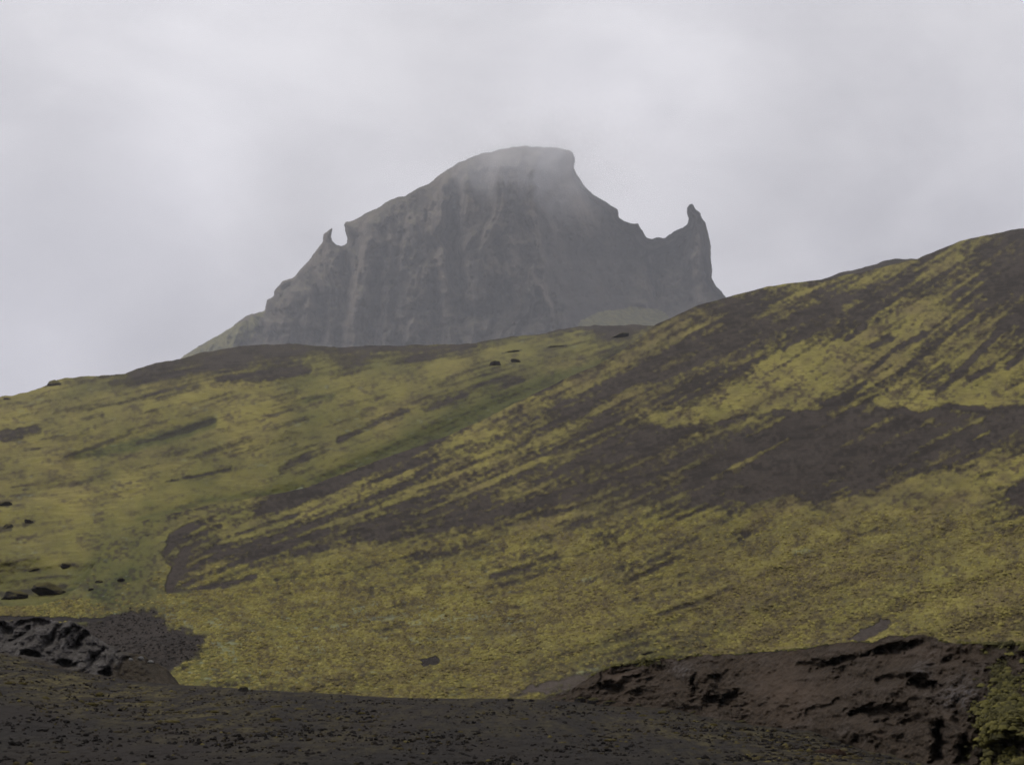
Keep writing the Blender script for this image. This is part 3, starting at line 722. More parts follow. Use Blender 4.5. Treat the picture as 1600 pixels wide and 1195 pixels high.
tag(bank, 'long dark brown earth bank with hollows and overhangs at lower right', 'earth bank')

# rock outcrop
FT = [(-420, 972), (-80, 972), (0, 971), (25, 968), (46, 964), (70, 966), (92, 970), (112, 971), (130, 977), (142, 992), (155, 1000), (180, 1011), (205, 1022), (225, 1025), (240, 1032), (262, 1046), (275, 1062), (282, 1072)]
fx_ = axis(-420, 282, 1.3, -60, 282, 16)
ft = np.linspace(0, 1, 110)
botF = lin(fx_, GC) + 6
topF = np.minimum(rough_line(fx_, FT, 5.0, 14.0, 8, 5), botF - 1.5)
YF = botF[None] + (topF - botF)[None] * ft[:, None]
XF = np.broadcast_to(fx_, YF.shape)
RF = lin(fx_, GC_R)[None] - .4 + ft[:, None] * 3.4
u = (XF * .72 + YF * .69); v = (-XF * .69 + YF * .72)       # beds dip steeply to the left
dF = .85 * ridged(u / 46. + .5 * fbm(XF / 40., YF / 40., 2, 101), v / 120., 4, 102) + .38 * ridged(XF / 22., YF / 26., 4, 103) + .25 * fbm(XF / 7., YF / 7., 3, 104)
pk = np.zeros_like(RF)
for k, p in enumerate([(52, 1022, 16, 5, 1.4, -10), (102, 1037, 16, 6, 1.5, -15), (166, 1052, 9, 9, 1.6, -30), (172, 1066, 10, 5, 1.2, 0), (30, 992, 22, 5, .7, 35), (75, 1000, 20, 5, .8, 50), (120, 1005, 24, 5, .9, 48), (145, 1030, 22, 4, .8, 48), (105, 985, 16, 4, .6, 50), (10, 985, 9, 14, .8, 30)]):
    pocket(pk, XF, YF, *p, wob=.3, seed=80 + k)
eF = np.minimum(sstep(0, .12, ft), 1 - .8 * sstep(.9, 1.0, ft))[:, None]
RF = RF + eF * (dF * (.35 + .65 * sstep(270, 170, XF)) + pk)
PF = point(XF, YF, RF)
tp = PF[-1]; back = []
for dR, dz in ((.6, .02), (3, -.05), (10, -.6), (26, -4)):
    q = tp.copy(); q[:, 0] *= (tp[:, 1] + dR) / tp[:, 1]; q[:, 1] += dR; q[:, 2] += dz
    back.append(q)
sk = PF[0].copy(); sk[:, 2] -= 2
PFa = np.concatenate([sk[None], PF, np.stack(back)], 0)
earthF = np.clip(sstep(150, 225, XF + 10 * fbm(XF / 12., YF / 12., 3, 105)) + .55 * (1 - sstep(0, .35, ft))[:, None] + .30 * fbm(XF / 24., YF / 16., 3, 106), 0, 1)
earthF = np.concatenate([earthF[:1], earthF, np.repeat(earthF[-1:], 4, 0)], 0)
outcrop = mesh_obj('rock_outcrop', PFa.reshape(-1, 3), grid_faces(PFa.shape[0], PFa.shape[1]), M_SCARP, attrs={'cover': earthF[..., None]})
tag(outcrop, 'jagged grey rock outcrop with slanting beds at lower left', 'rock outcrop')

# ------------------------------------------------------------------ mountain
SIL = [(180, 760), (262, 578), (283, 560), (300, 547), (318, 536), (345, 522), (360, 513), (375, 500), (393, 490), (412, 486), (418, 470), (428, 463), (430, 452), (440, 440), (455, 436), (463, 432), (470, 420), (478, 412), (488, 400), (497, 388),
       (504, 377), (507, 367), (512, 360), (518, 356), (520, 358), (518, 364), (517, 371), (520, 377), (526, 383), (533, 384), (541, 381), (542, 372), (539, 362), (538, 352), (541, 347), (552, 345), (570, 335), (590, 325), (610, 312), (620, 308),
       (632, 306), (650, 295), (670, 287), (690, 272), (705, 262), (725, 251), (750, 241), (770, 237), (785, 233), (800, 230), (820, 229), (845, 230), (870, 231), (888, 235), (896, 238), (898, 246), (897, 262), (901, 272), (912, 289), (930, 305),
       (950, 318), (958, 322), (965, 328), (967, 340), (975, 345), (990, 350), (997, 349), (1003, 360), (1010, 371), (1020, 373), (1029, 370), (1038, 372), (1050, 364), (1065, 357), (1074, 351), (1076, 342), (1073, 332), (1073, 325), (1077, 320),
       (1081, 319), (1087, 326), (1095, 333), (1097, 340), (1103, 350), (1107, 370), (1111, 395), (1113, 420), (1112, 435), (1120, 447), (1133, 463), (1150, 484), (1240, 600), (1330, 760)]


def roughen(P, amp, seed, step=2.2):
    P = np.array(P, float); out = []
    for a, b in zip(P, np.roll(P, -1, 0)):
        n = max(1, int(np.hypot(*(b - a)) / step))
        for k in range(n):
            out.append(a + (b - a) * k / n)
    O = np.array(out)
    T = np.roll(O, -1, 0) - np.roll(O, 1, 0); T /= np.linalg.norm(T, axis=1)[:, None] + 1e-9
    N = np.stack([T[:, 1], -T[:, 0]], -1)
    s = np.cumsum(np.hypot(*(O - np.roll(O, 1, 0)).T))
    k = amp * fbm(s / 11.0, s * 0 + seed, 5, seed, gain=.62)
    return O + N * k[:, None]


SILR = roughen(SIL, 2.3, 5)
STEP = 1.9
mxs = np.arange(170, 1345, STEP); mys = np.arange(222, 768, STEP)
MX, MY = np.meshgrid(mxs, mys)
SD = poly_sd(SILR, MX, MY)
# snap the outermost grid points to the silhouette
seg_a = SILR; seg_b = np.roll(SILR, -1, 0)
ring = (SD < 0) & (SD > -STEP * 1.5)
ii = np.argwhere(ring)
for (r, c) in ii:
    p = np.array([MX[r, c], MY[r, c]])
    d = seg_b - seg_a
    tq = np.clip(((p - seg_a) * d).sum(1) / ((d * d).sum(1) + 1e-12), 0, 1)
    q = seg_a + tq[:, None] * d
    k = np.argmin(((q - p) ** 2).sum(1))
    MX[r, c], MY[r, c] = q[k]
inside = (SD > -STEP * 1.5)
sdp = np.clip(SD, 0, None)
RM = 3200.0
KM = RM / 1500.0
mpp = 1500.0 / F
topcol = np.full(len(mxs), np.nan)
for c in range(len(mxs)):
    col = np.where(SD[:, c] > 0)[0]
    topcol[c] = mys[col[0]] if len(col) else 768
# smooth "below the rim" height in pixels
below = np.clip(MY - np.broadcast_to(blur(np.broadcast_to(topcol, (3, len(mxs))).copy(), 14)[1], MY.shape), 0, None)
D = 15 * (1 - np.exp(-sdp / 6.0)) + 50 * (1 - np.exp(-sdp / 55.0)) + .22 * below * mpp
corner = lin(MY, [(225, 855), (280, 832), (330, 838), (380, 842), (430, 850), (480, 880), (540, 900), (760, 950)]) + 7 * fbm(MX * 0 + 3, MY / 30., 3, 301)
rgt = np.clip(MX - corner, 0, None)
D = D + .16 * np.clip(MX - 540, 0, 300) * mpp - 1.35 * np.minimum(rgt, 150) * mpp * (1 - sstep(480, 560, MY)) + .8 * np.clip(MX - 1020, 0, 70) * mpp
left = 1 - sstep(-8, 14, MX - corner)
wx = MX + 22 * fbm(MX / 70., MY / 80., 4, 311) + .16 * (MY - 400)
fl = ridged(wx / 46., MY / 170., 4, 312)
big = fbm(wx / 85., MY / 190. + 4, 3, 318)
fl = fl + 1.9 * big
fl2 = ridged(wx / 17., MY / 85., 4, 313)
ledg = fbm(MX / 40., MY / 9. + MX / 90., 3, 314)
amp = sstep(0, 26, sdp) * (.22 + .78 * left) * (1 - .65 * sstep(0, 40, (MY - 470) - .0 * MX) * (1 - left))
D = D + amp * (25 * fl + 15 * fl2 + 5.0 * ledg) + sstep(0, 8, sdp) * (9.5 * fbm(MX / 12., MY / 17., 5, 315, .58) + 3.0 * fbm(MX / 4., MY / 4., 2, 316))
# spire and shoulder clefts, the long shaded couloir, caves
CUT = np.zeros_like(D)
for k, p in enumerate([(712, 390, 13, 100, 26, 3), (742, 492, 14, 12, 16, 0), (540, 450, 9, 60, 14, -2), (620, 420, 7, 70, 9, -4), (660, 350, 14, 60, 9, 12), (585, 470, 8, 60, 9, 0), (500, 470, 10, 45, 9, 15), (460, 490, 8, 36, 9, 25), (680, 470, 9, 45, 10, 6), (780, 400, 6, 70, 7, 14),
                       (448, 448, 14, 9, 12, 30), (800, 470, 8, 40, 8, 0), (838, 480, 5, 30, 7, 0), (600, 380, 8, 40, 7, 5), (560, 400, 6, 50, 7, 0), (905, 400, 40, 28, 8, -20), (1022, 440, 10, 40, 10, 5), (1060, 400, 12, 40, 6, 0), (408, 515, 5, 30, 9, 25)]):
    pocket(CUT, MX, MY, *p, wob=.3, seed=120 + k)
for k, p in enumerate([(828, 465, 8, 48, -9, -4), (850, 470, 7, 26, -6, 20), (735, 340, 20, 60, -9, 0), (640, 480, 14, 60, -8, 0), (690, 410, 10, 70, -8, 3), (1090, 400, 14, 70, -12, 0), (1005, 450, 18, 25, -7, 0)]):
    pocket(CUT, MX, MY, *p, wob=.3, seed=160 + k)
D = D - 2.7 * blur(CUT, 1) * sstep(0, 12, sdp)
# ash fans at the foot
fan = sstep(470, 560, MY + .10 * (MX - 760)) * sstep(690, 780, MX)
D = D + fan * 55
D = D + 60 * sstep(520, 700, MY)
back_d = 70 * (1 - np.exp(-sdp / 30.0)) + 60 * (1 - np.exp(-sdp / 120.0)) + .3 * below * mpp
onedge = SD <= 0
D = np.where(onedge, 0, D); back_d = np.where(onedge, 0, back_d)
# the right shoulder and its horn stand further forward than the summit
shift = -lin(MX, [(170, 40), (420, 10), (560, 0), (900, 0), (1040, 20), (1110, 35), (1340, 60)])
PMf = point(MX, MY, RM + KM * (shift - D))
PMb = point(MX, MY, RM + KM * (shift + back_d))
okv = inside
cells = okv[:-1, :-1] & okv[1:, :-1] & okv[:-1, 1:] & okv[1:, 1:]
idx = np.arange(MX.size).reshape(MX.shape)
rr, cc = np.where(cells)
fr = np.stack([idx[rr, cc], idx[rr + 1, cc], idx[rr + 1, cc + 1], idx[rr, cc + 1]], -1)
fb = fr[:, ::-1] + MX.size
cxm = MX[rr, cc]; cym = MY[rr, cc]
allv = np.concatenate([PMf.reshape(-1, 3), PMb.reshape(-1, 3)], 0)
mossM = np.zeros_like(MX)
mk = poly_mask([(255, 600), (283, 558), (318, 534), (360, 512), (393, 489), (414, 485), (410, 500), (396, 520), (375, 545), (360, 570), (350, 620)], 6, 10, MX, MY)
mk2 = poly_mask([(895, 530), (908, 503), (928, 491), (962, 483), (1000, 480), (1030, 484), (1044, 495), (1050, 530)], 4, 4, MX, MY)
mossM = np.clip(mk * .9 + mk2 * 1.2 + .28 * sstep(.05, .5, fbm(MX / 60., MY / 30., 3, 331)) * left * sstep(30, 0, np.abs(MY - 440) - 20) + .35 * (1 - sstep(0, 14, sdp)) * sstep(470, 560, MX) * (1 - sstep(690, 760, MX)), 0, 1)
ashM = np.clip(fan * (1 - mk2) + .75 * (1 - left) * sstep(330, 400, MY) * (1 - sstep(960, 1010, MX)) + 0 * MX, 0, 1)
band = sstep(.0, .6, fbm(wx / 20., MY / 60., 4, 333))
covM = np.stack([mossM, ashM, band], -1).reshape(-1, 3)
covM = np.concatenate([covM, covM], 0)


def mountain_material():
    m, nt, bs = new_mat('grey_brown_tuff'); t = NT(nt)
    at_ = t.attr('cover'); sep = t.n('ShaderNodeSeparateColor'); nt.links.new(at_.outputs['Color'], sep.inputs[0])
    moss, ash, band_ = sep.outputs
    co = t.coord(); tall = t.scaled(co, 1, 1, .35)
    n1 = t.noise(.018, 6, .6, tall); n2 = t.noise(.075, 6, .65, tall); n3 = t.noise(.24, 4, .6)
    c = t.mix(t.range(n1, .36, .64), (.042, .036, .031), (.148, .121, .095))
    c = t.mix(t.math('MULTIPLY', band_, .45), c, (.105, .089, .072))
    c = t.mix(t.math('MULTIPLY', t.range(n2, .50, .66), .6), c, (.027, .025, .025))
    c = t.mix(t.math('MULTIPLY', t.range(n3, .52, .70), .45), c, (.155, .128, .100))
    c = t.mix(t.math('MULTIPLY', ash, .85), c, (.042, .038, .038))
    geo = t.n('ShaderNodeNewGeometry'); sx = t.n('ShaderNodeSeparateXYZ'); nt.links.new(geo.outputs['Normal'], sx.inputs[0])
    led = t.math('MULTIPLY', t.range(t.math('ADD', sx.outputs[2], t.math('MULTIPLY', n2, .5)), .80, 1.15), .25)
    led = t.math('MULTIPLY', led, t.math('SUBTRACT', 1.0, ash))
    f = t.math('MAXIMUM', t.range(t.math('ADD', moss, t.math('MULTIPLY', t.math('SUBTRACT', n2, .5), .6)), .3, .75), led)
    c = t.mix(f, c, t.mix(t.range(n2, .4, .62), (.110, .105, .045), (.185, .165, .062)))
    nt.links.new(c, bs.inputs['Base Color'])
    nt.links.new(t.bump(t.math('ADD', n2, t.math('MULTIPLY', n3, .4)), .9, 12.0), bs.inputs['Normal'])
    return m


M_MTN = mountain_material()


def sub_mesh(name, sel, parent=None):
    f = np.concatenate([fr[sel], fb[sel]], 0)
    used, inv = np.unique(f, return_inverse=True)
    # weld the two sheets along the silhouette
    P = allv[used]
    o = mesh_obj(name, P, inv.reshape(-1, 4), M_MTN, parent, attrs={'cover': covM[used]})
    bm = bmesh.new(); bm.from_mesh(o.data); bmesh.ops.remove_doubles(bm, verts=bm.verts, dist=.02); bm.to_mesh(o.data); bm.free()
    return o


sp1 = (cym < 392 - .9 * (cxm - 500)) & (cxm < 530) & (cxm > 485) & (cym < 390)
sp1 = (cxm > 490) & (cxm < 530) & (cym < 381)
sp2 = (cxm > 1066) & (cym < 352)
mountain = sub_mesh('mountain', ~(sp1 | sp2))
tag(mountain, 'hazy grey table mountain with fluted cliffs and a horn at each end', kind='structure')
s1 = sub_mesh('rock_spire', sp1, mountain); s1['label'] = 'small hooked rock horn on the left shoulder of the mountain'
s2 = sub_mesh('rock_spire', sp2, mountain); s2['label'] = 'tall rock horn at the right end of the mountain'

# ------------------------------------------------------------------ loose rocks, stones and cushions
def rock_mesh(name, seed, mat, sub=4, facets=.35, rough=.16, flat=1.0):
    bm = bmesh.new(); bmesh.ops.create_icosphere(bm, subdivisions=sub, radius=1)
    off = Vector((seed * 7.13, seed * 3.7, -seed * 5.1))
    rng = random.Random(seed)
    planes = []
    for _ in range(11):
        n = Vector((rng.gauss(0, 1), rng.gauss(0, 1), rng.gauss(0, 1))).normalized()
        planes.append((n, rng.uniform(.55, .92)))
    for v in bm.verts:
        p = v.co.copy()
        for n, d in planes:
            k = p.dot(n) - d
            if k > 0:
                p -= n * k * (1 - .12)
        p *= 1 + rough * mnoise.fractal(p * 1.6 + off, 1.0, 2.0, 4) + .35 * rough * mnoise.noise(p * 7 + off)
        v.co = Vector((p.x, p.y, p.z * flat))
    for f in bm.faces: f.smooth = True
    me = bpy.data.meshes.new(name); bm.to_mesh(me); bm.free(); me.materials.append(mat)
    return me


def put(name, me, loc, size, rot, label, cat, group=None):
    o = bpy.data.objects.new(name, me); COL.objects.link(o)
    o.location = loc; o.scale = size; o.rotation_euler = rot
    return tag(o, label, cat, group)


ROCK = [rock_mesh('rock', s, M_BASALT) for s in range(1, 6)]
STONE = [rock_mesh('stone', 20 + s, M_SPECK, 3) for s in range(5)]


def on_hill(x, y, which):
    X, Y = np.array([float(x)]), np.array([float(y)])
    R = R_hill_r(X, Y) if which == 'r' else R_hill_l(X, Y)
    return Vector(point(X, Y, R)[0]), float(R[0]) / F


BO = [  # x, y, half width px, half height px, tilt deg, hill, label
    (774, 571, 11, 7, 8, 'l', 'dark boulder left of its twin on grass below the mountain foot', 'boulder'),
    (806, 566, 10, 5, -15, 'l', 'wedge-shaped dark boulder right of its twin below the mountain foot', 'boulder'),
    (8, 790, 12, 7, 10, 'l', 'upper dark eroded turf ledge in grass at the left edge of the hillside', 'rock'),  # rock lump stands in for dark soil under overhanging turf
    (12, 825, 12, 6, 25, 'l', 'lower dark eroded turf ledge in grass at the left edge of the hillside', 'rock'),  # rock lump stands in for the lower bare soil ledge
    (45, 817, 9, 7, -10, 'l', 'lone blackish rock in grass right of two at the left edge', 'rock'),
    (84, 602, 20, 7, 24, 'l', 'long low dark rock breaking the left skyline', 'rock'),
    (12, 624, 9, 2.5, 15, 'l', 'small dark rock on the skyline at the left edge', 'rock'),
    (22, 928, 24, 6, 5, 'l', 'low dark eroded turf scarp in green hollow at the left edge', 'rock'),  # rock lump put in place of a shaded soil scarp
    (78, 917, 28, 6, 10, 'l', 'broad dark eroded turf scarp in green hollow above the turf strip', 'rock'),  # rock lump put in for the dark shaded scarp below the turf edge
    (52, 890, 14, 4, 0, 'l', 'flat grey rock in pale grass above the hollow', 'rock'),
    (105, 885, 12, 5, 10, 'l', 'rounded grey rock in moss beside the flat grey one', 'rock'),
    (190, 908, 8, 5, 20, 'r', 'small black rock in the green gully near the bare nose', 'rock'),
    (142, 922, 7, 4, -10, 'r', 'small black rock in the green hollow below the gully', 'rock'),
    (155, 910, 8, 4, -10, 'r', 'tiny dark rock in the gully left of the bare nose', 'rock'),
    (962, 527, 30, 2.2, 22, 'l', 'thin black broken turf ledge beneath the green mound', 'ledge'),
    (868, 542, 18, 1.3, 4, 'l', 'thin dark turf ledge above the twin boulders', 'ledge'),
    (800, 550, 16, 1.4, 10, 'l', 'short dark turf ledge just above the left twin boulder', 'ledge'),
    (1012, 1020, 12, 3, 8, 'r', 'black flat stone on grass just above the crumbling bank', 'rock'),
    (1305, 855 + 0, 3, 2, 0, 'r', 'single small dark stone high on the right-hand moss slope', 'rock'),
]
for k, (x, y, w, h, tilt, hl, lab, cat_) in enumerate(BO):
    p, mp = on_hill(x, y, hl)
    name = {'boulder': 'boulder', 'rock': 'rock', 'ledge': 'turf_ledge'}[cat_]
    hz = max(h, .42 * w) if cat_ != 'ledge' else 2.2 * h
    p.z -= (hz - h) * mp * 1.0
    put(name, ROCK[k % 5], p, (w * mp * .95, w * mp * .8, hz * mp * 1.1), (0, -math.radians(tilt), .4 * k if cat_ != 'ledge' else 0), lab, cat_)

# rocks along the crest of the ash and against the bank
def fg(x, y, w, h, me, name, label, cat_, group=None, tilt=0, dR=0.0, depth=1.0):
    p = on_ground(x, y)
    if dR:
        p = p * ((p.y + dR) / p.y); 
    mp = p.y / F
    rz = random.uniform(0, 6.28) if not tilt else 0
    return put(name, me, p, (w * mp, w * mp * depth, h * mp), (0, -math.radians(tilt), rz), label, cat_, group)


fg(387, 1078, 11, 7, ROCK[0], 'rock', 'black rock on the ash crest right of the outcrop', 'rock')
fg(797, 1093, 6, 5, ROCK[1], 'rock', 'black lump of rock on the ash crest at mid frame', 'rock')
fg(830, 1094, 5, 4, ROCK[2], 'rock', 'small black rock on the crest beside the larger lump', 'rock')
for (x, y, w, h, lab) in [(905, 1090, 10, 8, 'black rubble rock at the left tip of the earth bank'), (925, 1092, 12, 9, 'larger black rock beside the tip of the earth bank'), (880, 1091, 7, 5, 'small black rock leading to the earth bank tip'),
                          (950, 1098, 12, 7, 'dark rock below the crumbling reddish bank face'), (1000, 1100, 14, 7, 'dark mossy rock at the foot of the mossy bank lip'), (1078, 1112, 10, 5, 'dark stone at the foot of the rounded bank knob'),
                          (1150, 1126, 12, 4, 'flat stone in front of the small cave')]:
    fg(x, y, w, h, ROCK[int(x) % 5], 'rock', lab, 'rock')
for (x, y, w, h, lab) in [(219, 1028, 6, 4, 'pale round stone at the right end of the grey outcrop'), (236, 1034, 6, 3, 'flat pale stone beside the round pale stone'), (205, 1030, 4, 3, 'small pale stone left of the round pale stone')]:
    X = lin(x, GC_R)
    p = Vector(point(np.array([x]), np.array([y]), np.array([X + 1.4]))[0]); mp = p.y / F
    put('stone', rock_mesh('pale_stone', int(x), M_PALESTONE, 3), p, (w * mp, w * mp, h * mp), (0, 0, x), lab, 'stone')

# loose dark stones
rng = random.Random(11)
for (x, y, w) in [(27, 1171, 5), (67, 1171, 4), (205, 1166, 4), (245, 1150, 6), (360, 1131, 5), (478, 1130, 5), (670, 1118, 7), (548, 1117, 4), (580, 1100, 4), (696, 1096, 4), (745, 1094, 4), (840, 1148, 5), (918, 1145, 6), (900, 1123, 4), (920, 1124, 4), (945, 1137, 4),
                  (675, 1157, 3), (683, 1168, 6), (635, 1171, 4), (920, 1144, 4), (1040, 1158, 6), (1066, 1165, 5), (1100, 1170, 5), (618, 1091, 3), (660, 1096, 3), (1165, 1163, 3)] + \
                 [(rng.uniform(0, 1250), rng.uniform(1105, 1192), rng.uniform(1.6, 3.4)) for _ in range(70)]:
    if y > float(lin(x, GC)) + 8:
        fg(x, y, w * 1.25, w * rng.uniform(.5, .8), STONE[rng.randrange(5)], 'stone', 'small dark stone lying loose on the black foreground ash', 'stone', 'loose stones on the foreground ash')


def cushion_mesh(seed, mat):
    bm = bmesh.new(); bmesh.ops.create_icosphere(bm, subdivisions=4, radius=1)
    off = Vector((seed * 3.1, seed * 9.7, 0))
    for v in bm.verts:
        p = v.co
        r = 1 + .28 * mnoise.fractal(Vector((p.x, p.y, 0)) * 1.4 + off, 1, 2, 3)
        b = .10 * mnoise.noise(p * 5 + off) + .07 * mnoise.noise(p * 12 + off)
        v.co = Vector((p.x * r * (1 + b), p.y * r * (1 + b), (max(p.z, -.35) * .8) * (1 + 2.2 * b)))
    for f in bm.faces: f.smooth = True
    me = bpy.data.meshes.new('moss_cushion'); bm.to_mesh(me); bm.free(); me.materials.append(mat); return me


def cushion_material(name, a, b, c):
    m, nt, bs = new_mat(name); t = NT(nt)
    n1 = t.noise(1.6, 5, .6); n2 = t.noise(6, 4, .65)
    col = t.mix(t.range(n1, .35, .62), a, b); col = t.mix(t.range(n2, .5, .68), col, c)
    nt.links.new(col, bs.inputs['Base Color']); nt.links.new(t.bump(n2, 1.0, .3), bs.inputs['Normal'])
    return m


M_CUSH = cushion_material('yellow_moss_cushion', (.105, .085, .026), (.175, .140, .036), (.050, .036, .018))
M_RUST = cushion_material('rusty_tussock', (.045, .024, .014), (.070, .040, .022), (.020, .012, .008))
CUSH = [cushion_mesh(s, M_CUSH) for s in range(5)]
for (x, y, w, h) in [(155, 1099, 10, 2.4), (85, 1091, 7, 3), (140, 1096, 5, 3), (180, 1094, 10, 2), (243, 1096, 9, 2.4), (168, 1085, 7, 3.5), (30, 1068, 9, 3), (10, 1085, 8, 3), (48, 1068, 7, 2), (340, 1123, 10, 2.4), (280, 1125, 13, 2.2), (262, 1125, 5, 2), (440, 1103, 10, 2.2), (475, 1106, 10, 2),
                     (440, 1121, 9, 2), (345, 1110, 7, 2), (300, 1114, 6, 2), (820, 1121, 7, 1.6), (640, 1102, 4, 1.4), (720, 1140, 6, 1.4), (570, 1112, 5, 1.4), (970, 1113, 6, 1.8), (1000, 1116, 7, 1.8), (1030, 1111, 7, 2.2), (1108, 1130, 6, 2.6), (1130, 1143, 6, 2.2), (1062, 1107, 8, 3),
                     (1200, 1130, 9, 2), (1355, 1159, 9, 3), (1330, 1153, 6, 2.4), (1252, 1141, 6, 3), (950, 1152, 10, 1.6), (1325, 1180, 9, 2.2), (118, 1170, 8, 1.6), (885, 1118, 6, 1.5), (1175, 1128, 6, 2.5), (870, 1103, 5, 1.5), (1240, 1168, 6, 2)]:
    if y > float(lin(x, GC)) + 1:
        fg(x, y, w, h * 1.7, CUSH[rng.randrange(5)], 'moss_cushion', 'low yellow moss cushion growing on the dark ash foreground', 'moss', 'moss cushions on the foreground ash')
fg(1285, 1172, 30, 9, cushion_mesh(9, M_RUST), 'tussock', 'rust-brown dead tussock on ash in front of the earth bank', 'tussock', depth=.8)

# ------------------------------------------------------------------ uncountable grit and tufts
def scatter(name, n, sizes, flat, mat, seed, xr, weight=None):
    """Thousands of tiny stones or tufts merged into one sheet of ground cover."""
    bm = bmesh.new(); bmesh.ops.create_icosphere(bm, subdivisions=1, radius=1)
    bv = np.array([v.co for v in bm.verts]); bf = np.array([[v.index for v in f.verts] for f in bm.faces]); bm.free()
    r = np.random.default_rng(seed)
    x = r.uniform(xr[0], xr[1], n * 3); lo_ = lin(x, GC)
    y = lo_ + (1215 - lo_) * r.uniform(0.01, 1, n * 3)
    keep = (y < 1210) & (lo_ < 1205)
    if weight is not None:
        keep &= r.uniform(0, 1, n * 3) < weight(x, y)
    x = x[keep][:n]; y = y[keep][:n]; n = len(x)
    Rs = np.linspace(24, 62, 500)
    Zt = z_ground(np.repeat(x[:, None], 500, 1), np.repeat(Rs[None], n, 0))
    Yt = YH - Zt / Rs * F
    Yt[Rs[None] > lin(x, GC_R)[:, None]] = 1e9
    k = np.argmin(np.abs(Yt - y[:, None]), 1)
    R = Rs[k] + r.uniform(-.05, .05, n); z = Zt[np.arange(n), k]
    c = np.stack([(x - CX) / F * R, R, z + CAM[2]], -1)
    sz = sizes[0] + (sizes[1] - sizes[0]) * r.uniform(0, 1, n) ** 2.5
    sz = sz[:, None] * np.stack([r.uniform(.8, 1.4, n), r.uniform(.8, 1.3, n), r.uniform(flat[0], flat[1], n)], -1)
    jit = 1 + .28 * r.standard_normal((n, len(bv), 1))
    a = r.uniform(0, 6.28, n); ca, sa = np.cos(a)[:, None], np.sin(a)[:, None]
    v = bv[None] * jit * sz[:, None, :]
    v = np.stack([v[..., 0] * ca - v[..., 1] * sa, v[..., 0] * sa + v[..., 1] * ca, v[..., 2]], -1) + c[:, None, :]
    f = bf[None] + (np.arange(n) * len(bv))[:, None, None]
    tone = np.repeat(r.uniform(0, 1, n), len(bv))
    return mesh_obj(name, v.reshape(-1, 3), f.reshape(-1, 3), mat, attrs={'cover': tone[:, None]})


def grit_material(name, stops):
    m, nt, bs = new_mat(name); t = NT(nt)
    at_ = t.attr('cover'); sep = t.n('ShaderNodeSeparateColor'); nt.links.new(at_.outputs['Color'], sep.inputs[0])
    cr = t.n('ShaderNodeValToRGB'); e = cr.color_ramp.elements
    e[0].position, e[0].color = stops[0][0], (*stops[0][1], 1); e[1].position, e[1].color = stops[1][0], (*stops[1][1], 1)
    for p_, c_ in stops[2:]:
        q = e.new(p_); q.color = (*c_, 1)
    nt.links.new(sep.outputs[0], cr.inputs[0]); nt.links.new(cr.outputs[0], bs.inputs['Base Color'])
    return m


M_GRIT = grit_material('ash_grit', [(0, (.0066, .0054, .0044)), (1, (.040, .033, .027)), (.5, (.0105, .0088, .0074)), (.85, (.020, .0164, .0134))])
M_TUFT = grit_material('ground_moss', [(0, (.016, .013, .008)), (1, (.115, .095, .032)), (.5, (.034, .026, .013)), (.85, (.060, .048, .018))])
tag(scatter('gravel', 9000, (.012, .062), (.55, 1.05), M_GRIT, 3, (-60, 1660)), 'dark ash grit and pebbles strewn over the foreground', kind='stuff')
tag(scatter('ground_moss', 5200, (.02, .075), (.4, .9), M_TUFT, 4, (-60, 1660), lambda x, y: np.clip((1 - np.abs(y - lin(x, GC) - 30) / 62.) * lin(x, [(0, 1), (350, .8), (520, .35), (900, .3), (1150, .6), (1400, .8)]), .04, 1)), 'sparse olive brown moss tufts over the foreground ash', kind='stuff')

def sprinkle(name, P, W, n, sizes, mat, seed, extra):
    """Small raised tufts on a surface grid P, drawn where the weight W is high."""
    r = np.random.default_rng(seed)
    w = W.ravel() / W.sum()
    k = r.choice(len(w), n, p=w)
    c = P.reshape(-1, 3)[k] + r.normal(0, .05, (n, 3)) * np.array([1, 1, .2])
    a = np.arange(6) * math.pi / 3
    bv = np.concatenate([[[0, 0, .75]], np.stack([.62 * np.cos(a), .62 * np.sin(a), 0 * a + .5], -1), np.stack([np.cos(a + .5), np.sin(a + .5), 0 * a - .35], -1)])
    bf = [(0, 1 + q, 1 + (q + 1) % 6) for q in range(6)] + [(1 + q, 7 + q, 1 + (q + 1) % 6) for q in range(6)] + [(7 + q, 7 + (q + 1) % 6, 1 + (q + 1) % 6) for q in range(6)]
    bf = np.array(bf)
    sz = (sizes[0] + (sizes[1] - sizes[0]) * r.uniform(0, 1, n) ** 2)[:, None] * np.stack([r.uniform(.8, 1.5, n), r.uniform(.8, 1.3, n), r.uniform(.5, 1.05, n)], -1)
    v = bv[None] * (1 + .2 * r.standard_normal((n, 13, 1))) * sz[:, None] + c[:, None]
    f = bf[None] + (np.arange(n) * 13)[:, None, None]
    tone = np.clip(.55 * extra.ravel()[k] + .45 * r.uniform(0, 1, n), 0, 1)
    return mesh_obj(name, v.reshape(-1, 3), f.reshape(-1, 3), mat, attrs={'cover': np.repeat(tone, 13)[:, None]})


